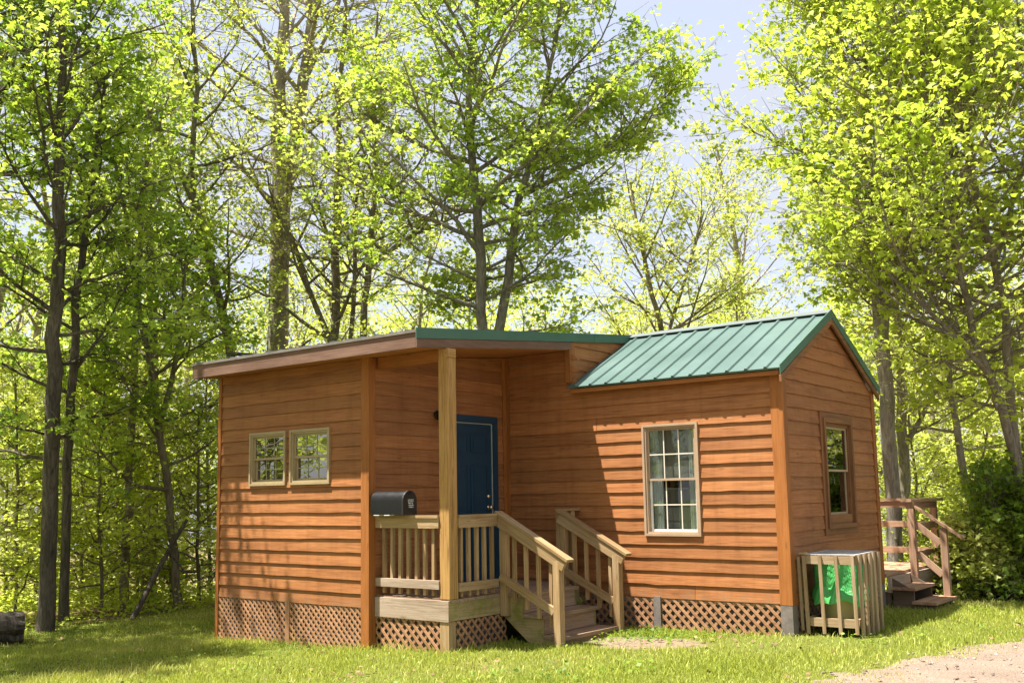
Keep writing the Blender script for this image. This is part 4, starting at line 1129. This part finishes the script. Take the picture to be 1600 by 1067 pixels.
T('twin_trunk_maple', 'curving twin-trunk maple with a bright dense crown at the right edge', 'tree',
  [trace([(1604, 905, 17), (1597, 797, 15), (1574, 657, 14), (1546, 584, 13), (1518, 534, 12), (1507, 450, 10), (1490, 365, 9), (1468, 250, 8), (1440, 120, 5)], 14.6),
   trace([(1600, 800, 15), (1588, 690, 14), (1573, 600, 14), (1576, 506, 13), (1556, 405, 11), (1514, 292, 10), (1500, 150, 7), (1480, 0, 4)], 14.9, False),
   trace([(1545, 585, 9), (1490, 520, 8), (1430, 450, 6), (1380, 420, 4)], 14.4, False),
   trace([(1556, 405, 9), (1590, 300, 8), (1620, 150, 6), (1640, 0, 3)], 15.4, False)], 15, bark='bark', leaf='leaf_bright',
  nb=(34, 34, 14, 18), f0=(.35, .3, .1, .1), L=(2.2, 2.3, 2.2, 2.5), el=(0, 58), sub=8, twigs=5, per=5.8, size=.105, hi=True, tone=.14, shape=lambda t: .75+.4*sin(3.1*t))
T('leaning_tree', 'bare pale trunk leaning left out of the shrubs by the rear deck', 'tree',
  [trace([(1572, 935, 13), (1548, 870, 13), (1517, 797, 12), (1496, 690, 11), (1485, 600, 9), (1478, 520, 6)], 17)], 16, bark='bark_light', leaf='leaf_wood',
  nb=9, f0=.55, L=1.5, el=(10, 50), sub=5, twigs=4, per=6, size=.1, base_flare=False)
# --- the tree out on the left whose boughs hang into the top corner and shade the lawn
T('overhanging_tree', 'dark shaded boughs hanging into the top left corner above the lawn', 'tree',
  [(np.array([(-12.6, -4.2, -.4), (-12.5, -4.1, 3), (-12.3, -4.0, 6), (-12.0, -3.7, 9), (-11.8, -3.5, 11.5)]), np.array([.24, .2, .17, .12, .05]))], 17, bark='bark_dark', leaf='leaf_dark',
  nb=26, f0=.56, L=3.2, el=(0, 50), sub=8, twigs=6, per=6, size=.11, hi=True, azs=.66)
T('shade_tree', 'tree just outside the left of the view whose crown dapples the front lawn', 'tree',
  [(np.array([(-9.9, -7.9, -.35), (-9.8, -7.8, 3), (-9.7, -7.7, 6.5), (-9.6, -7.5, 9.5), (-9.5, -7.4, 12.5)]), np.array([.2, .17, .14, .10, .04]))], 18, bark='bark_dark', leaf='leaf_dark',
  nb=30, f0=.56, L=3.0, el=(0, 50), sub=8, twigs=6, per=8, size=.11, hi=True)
# --- shrubs at the right, behind the rear steps
for i, (x, y, d, hgt, wd, lab, lf) in enumerate([
        (1596, 950, 14.2, 1.75, .85, 'dark glossy shrub at the right edge below the twin-trunk maple', 'leaf_dark'),
        (1532, 945, 14.4, .95, .6, 'low yellow-green bush just right of the rear steps', 'leaf_spring'),
        (1625, 960, 14.8, 2.0, 1.2, 'dark shrub cut off by the right edge of the view', 'leaf_dark'),
        (1576, 930, 15.8, 1.9, .8, 'bright leafy shrub behind the dark shrub on the right', 'leaf_wood'),
        (1470, 880, 19.5, 1.9, 1.2, 'bright bush some way behind the railing of the rear deck', 'leaf_spring')]):
    b0 = at(x, y, d); g0 = float(gz(b0[0], b0[1])); rg = random.Random(50+i); tr = []
    for k in range(7):
        a = rg.uniform(0, 6.28); q = rg.uniform(.3, 1)*wd*.55
        tr.append((np.array([(b0[0]+.1*cos(a), b0[1]+.1*sin(a), g0-.05), (b0[0]+q*.6*cos(a), b0[1]+q*.6*sin(a), g0+hgt*.5), (b0[0]+q*cos(a), b0[1]+q*sin(a), g0+hgt*rg.uniform(.65, 1))]), np.array([.018, .013, .006])))
    T('shrub', lab, 'shrub', tr, 60+i, bark='bark_moss', leaf=lf, nb=9, f0=.08, L=.62*wd, el=(-5, 60), sub=5, twigs=4, per=5.5, size=.085, twiglen=.25, spread=.07, sides=4, trunkname='stem', base_flare=False, hi=True)
# --- background woodland: a few kinds, copied
def generic(kind, seed):
    rg = np.random.default_rng(seed); H = (13, 15, 11, 9)[kind % 4]
    p = np.array([(rg.normal(0, .12*k), rg.normal(0, .12*k), H*k/6) for k in range(7)]); p[0] = 0; p[0, 2] = -.3
    tr = [(p, np.linspace((.17, .2, .13, .10)[kind % 4], .03, 7))]
    w, LP = grow(tr, rg, nb=30, f0=(.22, .35, .15, .12)[kind % 4], L=(3.0, 3.3, 2.6, 2.2)[kind % 4], el=(0, 58), sub=6, twigs=4, per=(4.8, 3.8, 5., 5.)[kind % 4], twigwood=False, spread=.2, twiglen=.6, sides=6, base_flare=False)
    mt = w.mesh('trunk', M[('bark', 'bark_light', 'bark_moss', 'bark')[kind % 4]])
    ml = leaves(LP, .15, rg, mat=M[('leaf_wood', 'leaf_spring', 'leaf_wood', 'leaf_spring')[kind % 4]], tone=.03)
    NT[0] += len(LP)
    return mt, ml
KINDS = [generic(k, 100+k) for k in range(6)]
def copy_tree(name, label, group, k, x, y, s, rz):
    root = thing(name, label, 'tree', (x, y, float(gz(x, y))), rz, group); root.scale = (s, s, s)
    for n_, me in zip(('trunk', 'crown'), KINDS[k]): link(bpy.data.objects.new(n_, me), root)
    return root
rg = random.Random(5)
def top_limit(px):                                           # how high the far wood reaches along the view
    return np.interp(px, [0, 200, 330, 480, 640, 800, 900, 1120, 1200, 1600], [250, 260, 300, 300, 300, 330, 400, 440, 350, 300])
placed = []
def scatter(n, d0, d1, label, group, name):
    c = 0; tries = 0
    while c < n and tries < 4000:
        tries += 1
        d = rg.uniform(d0, d1); px = rg.uniform(-160, 1760); p = at(px, 800, d); x, y = p[0], p[1]
        if min([99]+[math.hypot(x-a, y-b) for a, b in placed]) < 2.6: continue
        if -9 < x < 2 and -5 < y < 7.5: continue
        k = rg.randrange(6); H = (13, 15, 11, 9)[k % 4]
        g = float(gz(x, y)); want = (775-top_limit(px)-rg.uniform(-20, 200))/FPX*d+CAM[2]-g
        s = want/(H+1.2)
        if not .45 < s < 1.35: continue
        placed.append((x, y)); copy_tree(name, label, group, k, x, y, s, rg.uniform(0, 6.28)); c += 1
scatter(34, 26, 42, 'spring-green woodland tree among those a little way behind the cabin', 'woodland trees behind the cabin', 'woodland_tree')
scatter(46, 42, 75, 'small-looking distant tree deep in the woods', 'distant trees deep in the woods', 'distant_tree')
# tall bright crowns at the far left
for i, (px, d, s, k, lab) in enumerate([(20, 24, 1.0, 0, 'tall bright-leaved tree filling the left edge behind the big dark trunk'), 
                                   (-70, 21, 1.05, 4, 'tall tree whose boughs enter from the left edge'), (235, 24, .95, 3, 'yellow-green tree behind the slim pole and the curving tree'), (190, 35, 1.2, 1, 'airy tall tree far back between the slim pole and the dark trunks'), (285, 33, 1.0, 1, 'airy tree behind the leaning forked tree'),
                                   (1480, 27, 1.1, 0, 'tall tree behind the curving twin-trunk maple'), (1640, 22, 1.1, 4, 'tall tree entering from the right edge')]):
    p = at(px, 800, d); copy_tree('tall_tree', lab, None, k, p[0], p[1], s, i*1.3)
# woods on the near side of the clearing, behind the photographer (seen in the window panes)
for i, (x, y, s, k) in enumerate([(-9, -19, 1., 0), (-3, -22, 1.1, 2), (3, -21, 1.15, 4), (9, -19, 1.0, 0), (14, -14, 1.05, 2), (-14, -15, 1., 4), (-19, -13, 1., 3), (-24, -18, 1.1, 0), (-17, -21, 1., 2), (-26, -11, 1., 4), (-21, -25, 1.2, 0), (-30, -22, 1.2, 2), (-13, -19, 1., 4), (-22, -15, .9, 3), (-15, -25, 1.2, 2), (-27, -28, 1.3, 0), (-33, -16, 1.2, 4), (-20, -30, 1.3, 2), (-12, -29, 1.3, 0), (-36, -26, 1.3, 0), (-5, -27, 1.3, 4), (-17, -17, .55, 3), (-26, -15, .6, 3), (-11, -21, .6, 3), (-10, -25, 1., 3), (-6, -18, .7, 3), (1, -18, .6, 3), (0, -27, 1.3, 1), (12, -24, 1.3, 1)]):
    copy_tree('clearing_tree', 'tree on the near side of the clearing, seen only mirrored in the panes', 'trees across the clearing', k, x, y, s, i*.9)
for i, (x, y, s, k) in enumerate([(3.2, 9.5, .7, 0), (5.5, 13.5, .9, 2), (8, 17.5, 1., 4), (4.6, 18.5, 1., 3), (11, 22, 1.2, 0), (7, 24, 1.2, 2), (3.8, 12, .5, 3), (13, 18, 1.1, 4)]):
    copy_tree('clearing_tree', 'tree past the gable end, outside the view and seen only mirrored in its window', 'trees past the gable end', k, x, y, s, i*1.1)
# undergrowth: low leaves over the forest floor
def undergrowth():
    rng = np.random.default_rng(9); n = 170000
    d = 13.4+34*rng.uniform(0, 1, n)**1.6; r = rng.uniform(-.62, .62, n)*d*1.02
    x = CAM[0]+d*FH[0]+r*RH[0]; y = CAM[1]+d*FH[1]+r*RH[1]
    ok = (d > lawn_edge(r)+.15+.5*wave(x, y, 1.2)) & ~((x > -7.2) & (x < 1.4) & (y > -3.2) & (y < 6.2))
    dens = .5+.5*wave(x, y, .8, 3.); ok &= rng.uniform(0, 1, n) < np.clip(.25+dens, 0, 1)
    x, y, d, r = x[ok], y[ok], d[ok], r[ok]
    h = np.abs(rng.normal(0, .32, len(x)))*(1+np.maximum(d-20, 0)*.07)*np.clip((d-lawn_edge(r))/1.5, .25, 1.)*(.5+.6*np.clip(wave(x, y, 1.1, 1.)+.5, 0, 1.4))
    P = np.stack([x, y, gz(x, y)+.03+h], 1)
    me = leaves(P, .085, rng, mat=M['leaf_wood'], name='undergrowth', flat=.5, tone=-.02)
    tag(link(bpy.data.objects.new('undergrowth', me)), 'low leafy undergrowth covering the forest floor beyond the lawn', 'undergrowth', kind='stuff')
undergrowth()
# grass
def grass():
    rng = np.random.default_rng(21); n = 620000
    d = 6.9+12.2*rng.uniform(0, 1, n)**1.25; r = rng.uniform(-.60, .60, n)*d*1.03
    x = CAM[0]+d*FH[0]+r*RH[0]; y = CAM[1]+d*FH[1]+r*RH[1]
    inside = ((x > XL+.05) & (x < XW) & (y > DW+.03) & (y < D)) | ((x > XL) & (x < -.02) & (y > .03) & (y < D)) | ((x > XW) & (x < XP) & (y > YD+.02) & (y < .1)) | ((x > XP-.1) & (x < -1.9) & (y > -1.5) & (y < -.45))
    rm = road_mask(x, y); bm_ = bare_mask(x, y)
    p = np.clip(.62+.55*wave(x, y, .9, 4.), .16, 1)*np.clip(.5-rm*.55, .04, 1)*np.clip(.5-bm_*2.2, .03, 1)*smoothstep(.5, -.4, d-lawn_edge(r)-.4*wave(x, y, 1.2))
    ok = ~inside & (rng.uniform(0, 1, n) < p)
    x, y, d, rm, bm_ = x[ok], y[ok], d[ok], rm[ok], bm_[ok]; n = len(x)
    near_wall = np.exp(-np.maximum(0, -2.55-y)/.25)*(x > XL)*(x < XP+.2)+np.exp(-np.maximum(0, -.02-y)/.2)*(x > -1.8)*(x < .1)
    h = rng.gamma(6, .0068, n)*(.75+.5*np.clip(wave(x, y, 1.7, 2.)+.4, 0, 1.2))*(1+.6*near_wall)*np.clip(1-rm*1.2, .35, 1)
    w_ = rng.uniform(.004, .0085, n)
    az = rng.uniform(0, 2*pi, n); lean = np.abs(rng.normal(.35, .3, n)); la = rng.uniform(0, 2*pi, n)
    base = np.stack([x, y, gz(x, y)-.004], 1); sd = np.stack([np.cos(az), np.sin(az), 0*az], 1)*w_[:, None]*.5
    ln = np.stack([np.cos(la)*lean, np.sin(la)*lean, np.ones(n)], 1); ln /= np.linalg.norm(ln, axis=1)[:, None]
    mid = base+ln*h[:, None]*.6; tip = mid+(ln+np.stack([np.cos(la), np.sin(la), -.5*np.ones(n)], 1)*lean[:, None]*.8)*h[:, None]*.45
    v = np.stack([base-sd, base+sd, mid+sd*.8, mid-sd*.8, tip], 1).reshape(-1, 3); i = np.arange(n)[:, None]*5
    f = np.concatenate([i+[0, 1, 2], i+[0, 2, 3], i+[3, 2, 4]], 1).reshape(-1, 3)
    t_ = np.clip(.42+.28*wave(x, y, 1.3, .7)+rng.normal(0, .16, n)+.35*np.clip(rm+.35, 0, 1), 0, 1)
    me = raw_mesh('grass', v, f, M['grass'], np.repeat(t_, 3))
    tag(link(bpy.data.objects.new('grass', me)), 'uneven bright green lawn grass around the cabin', 'grass', kind='stuff')
    # broad-leaved weeds among the grass
    m = 9000; d = 7+8*rng.uniform(0, 1, m); r = rng.uniform(-.58, .58, m)*d
    x = CAM[0]+d*FH[0]+r*RH[0]; y = CAM[1]+d*FH[1]+r*RH[1]
    foot = np.stack([-1.5+rng.normal(0, .35, 240), -.62+rng.normal(0, .22, 240)], 1)
    x = np.concatenate([x, foot[:, 0]]); y = np.concatenate([y, foot[:, 1]])
    ins = ((x > XL) & (x < XW) & (y > DW-.05) & (y < D)) | ((x > XL) & (x < 0.05) & (y > -.05) & (y < D)) | ((x > XW) & (x < -1.86) & (y > YD-.05) & (y < .1))
    keep = ~ins & (road_mask(x, y) < -.05) & ((wave(x, y, 1.4, 5.) > .25) | (np.hypot(x+1.5, y+.62) < .8))
    x, y = x[keep], y[keep]
    P = np.stack([x, y, gz(x, y)+rng.uniform(.015, .07, len(x))], 1)
    tag(link(bpy.data.objects.new('lawn_weeds', leaves(P, .045, rng, mat=M['leaf_dark'], name='lawn_weeds', flat=.4))), 'small broad-leaved weeds scattered through the lawn', 'weeds', kind='stuff')
grass()
def litter():
    rng = np.random.default_rng(31); n = 2600
    d = 7+11*rng.uniform(0, 1, n); r = rng.uniform(-.58, .58, n)*d
    x = CAM[0]+d*FH[0]+r*RH[0]; y = CAM[1]+d*FH[1]+r*RH[1]
    ins = ((x > XL) & (x < XW) & (y > DW-.05) & (y < D)) | ((x > XL) & (x < 0.75) & (y > -.05) & (y < D)) | ((x > XW) & (x < -1.86) & (y > YD-.05) & (y < .1))
    keep = ~ins & ((wave(x, y, 1.1, 8.) > .35) | (rng.uniform(0, 1, n) < .25)); x, y = x[keep], y[keep]
    P = np.stack([x, y, gz(x, y)+rng.uniform(.008, .03, len(x))], 1)
    tag(link(bpy.data.objects.new('fallen_leaves', leaves(P, .055, rng, mat=M['dead'], name='fallen_leaves', flat=.35, hi=True))), 'dry brown leaves lying scattered on the lawn', 'leaves', kind='stuff')
    # loose stones on the drive
    n = 9000; x = rng.uniform(-3, 8, n); y = rng.uniform(-8, 4, n); k = road_mask(x, y); keep = (k > -.12) & (rng.uniform(0, 1, n) < .9); x, y = x[keep], y[keep]; n = len(x)
    sz = rng.gamma(2.5, .0032, n)+.003
    o8 = np.array([(1, 0, 0), (0, 1, 0), (-1, 0, 0), (0, -1, 0), (0, 0, 1), (0, 0, -1.)]); f8 = np.array([(0, 1, 4), (1, 2, 4), (2, 3, 4), (3, 0, 4), (1, 0, 5), (2, 1, 5), (3, 2, 5), (0, 3, 5)])
    v = np.stack([x, y, gz(x, y)+.008], 1)[:, None]+sz[:, None, None]*(o8[None]+rng.normal(0, .28, (n, 6, 3)))*[1, 1, .7]
    f = (np.arange(n)[:, None, None]*6+f8[None]).reshape(-1, 3)
    tag(link(bpy.data.objects.new('loose_stones', raw_mesh('loose_stones', v.reshape(-1, 3), f, M['stone'], np.repeat(rng.uniform(0, 1, n), 8)))), 'loose small stones scattered on the gravel drive', 'stones', kind='stuff')
litter()
# log at the left edge and a fallen branch leaning on the thin dark trunk
def log():
    c = at(-22, 972, 13.3); g = float(gz(c[0], c[1])); root = thing('log', 'short thick cut log lying on the lawn at the far left edge', 'log', (c[0], c[1], g))
    k = 26; rows = 9; v, f = [], []; rg = np.random.default_rng(2); nz_ = rg.normal(0, .018, (rows, k))
    ax = np.array([FH[0]*.5+RH[0]*.85, FH[1]*.5+RH[1]*.85, 0]); ax /= np.linalg.norm(ax); sd = np.array([-ax[1], ax[0], 0])
    for j in range(rows):
        for i in range(k):
            a = 2*pi*i/k; r = (.23+.02*sin(3*a)+nz_[j, i])*(1 if 0 < j < rows-1 else .93)
            v.append(tuple(ax*(-.45+.9*j/(rows-1))+sd*r*cos(a)+np.array([0, 0, .21+r*sin(a)])))
    for j in range(rows-1):
        for i in range(k): f.append((j*k+i, j*k+(i+1) % k, (j+1)*k+(i+1) % k, (j+1)*k+i))
    f += [tuple(range(k))[::-1], tuple(range((rows-1)*k, rows*k))]
    m_ = MB(); m_.poly(v, f, v); m_.build('bark', M['bark_dark'], root, smooth=False)
log()
fb = Wood(); P0 = at(207, 935, 15.9); P1 = at(292, 812, 17.2)
P0[2] = float(gz(P0[0], P0[1]))
fb.tube(*resample([P0, (P0+P1)/2+np.array([0, 0, .06]), P1], [.05, .045, .03], .25, np.random.default_rng(1), .01), 6)
fb.tube(*resample([P0*.35+P1*.65, P0*.35+P1*.65+np.array([.3, .3, -.5])], [.02, .012], .2, np.random.default_rng(1), .01), 5)
tag(link(bpy.data.objects.new('fallen_branch', fb.mesh('fallen_branch', M['bark_dark']))), 'dark fallen branch slanting up to the right beside the thinner dark trunk', 'branch')
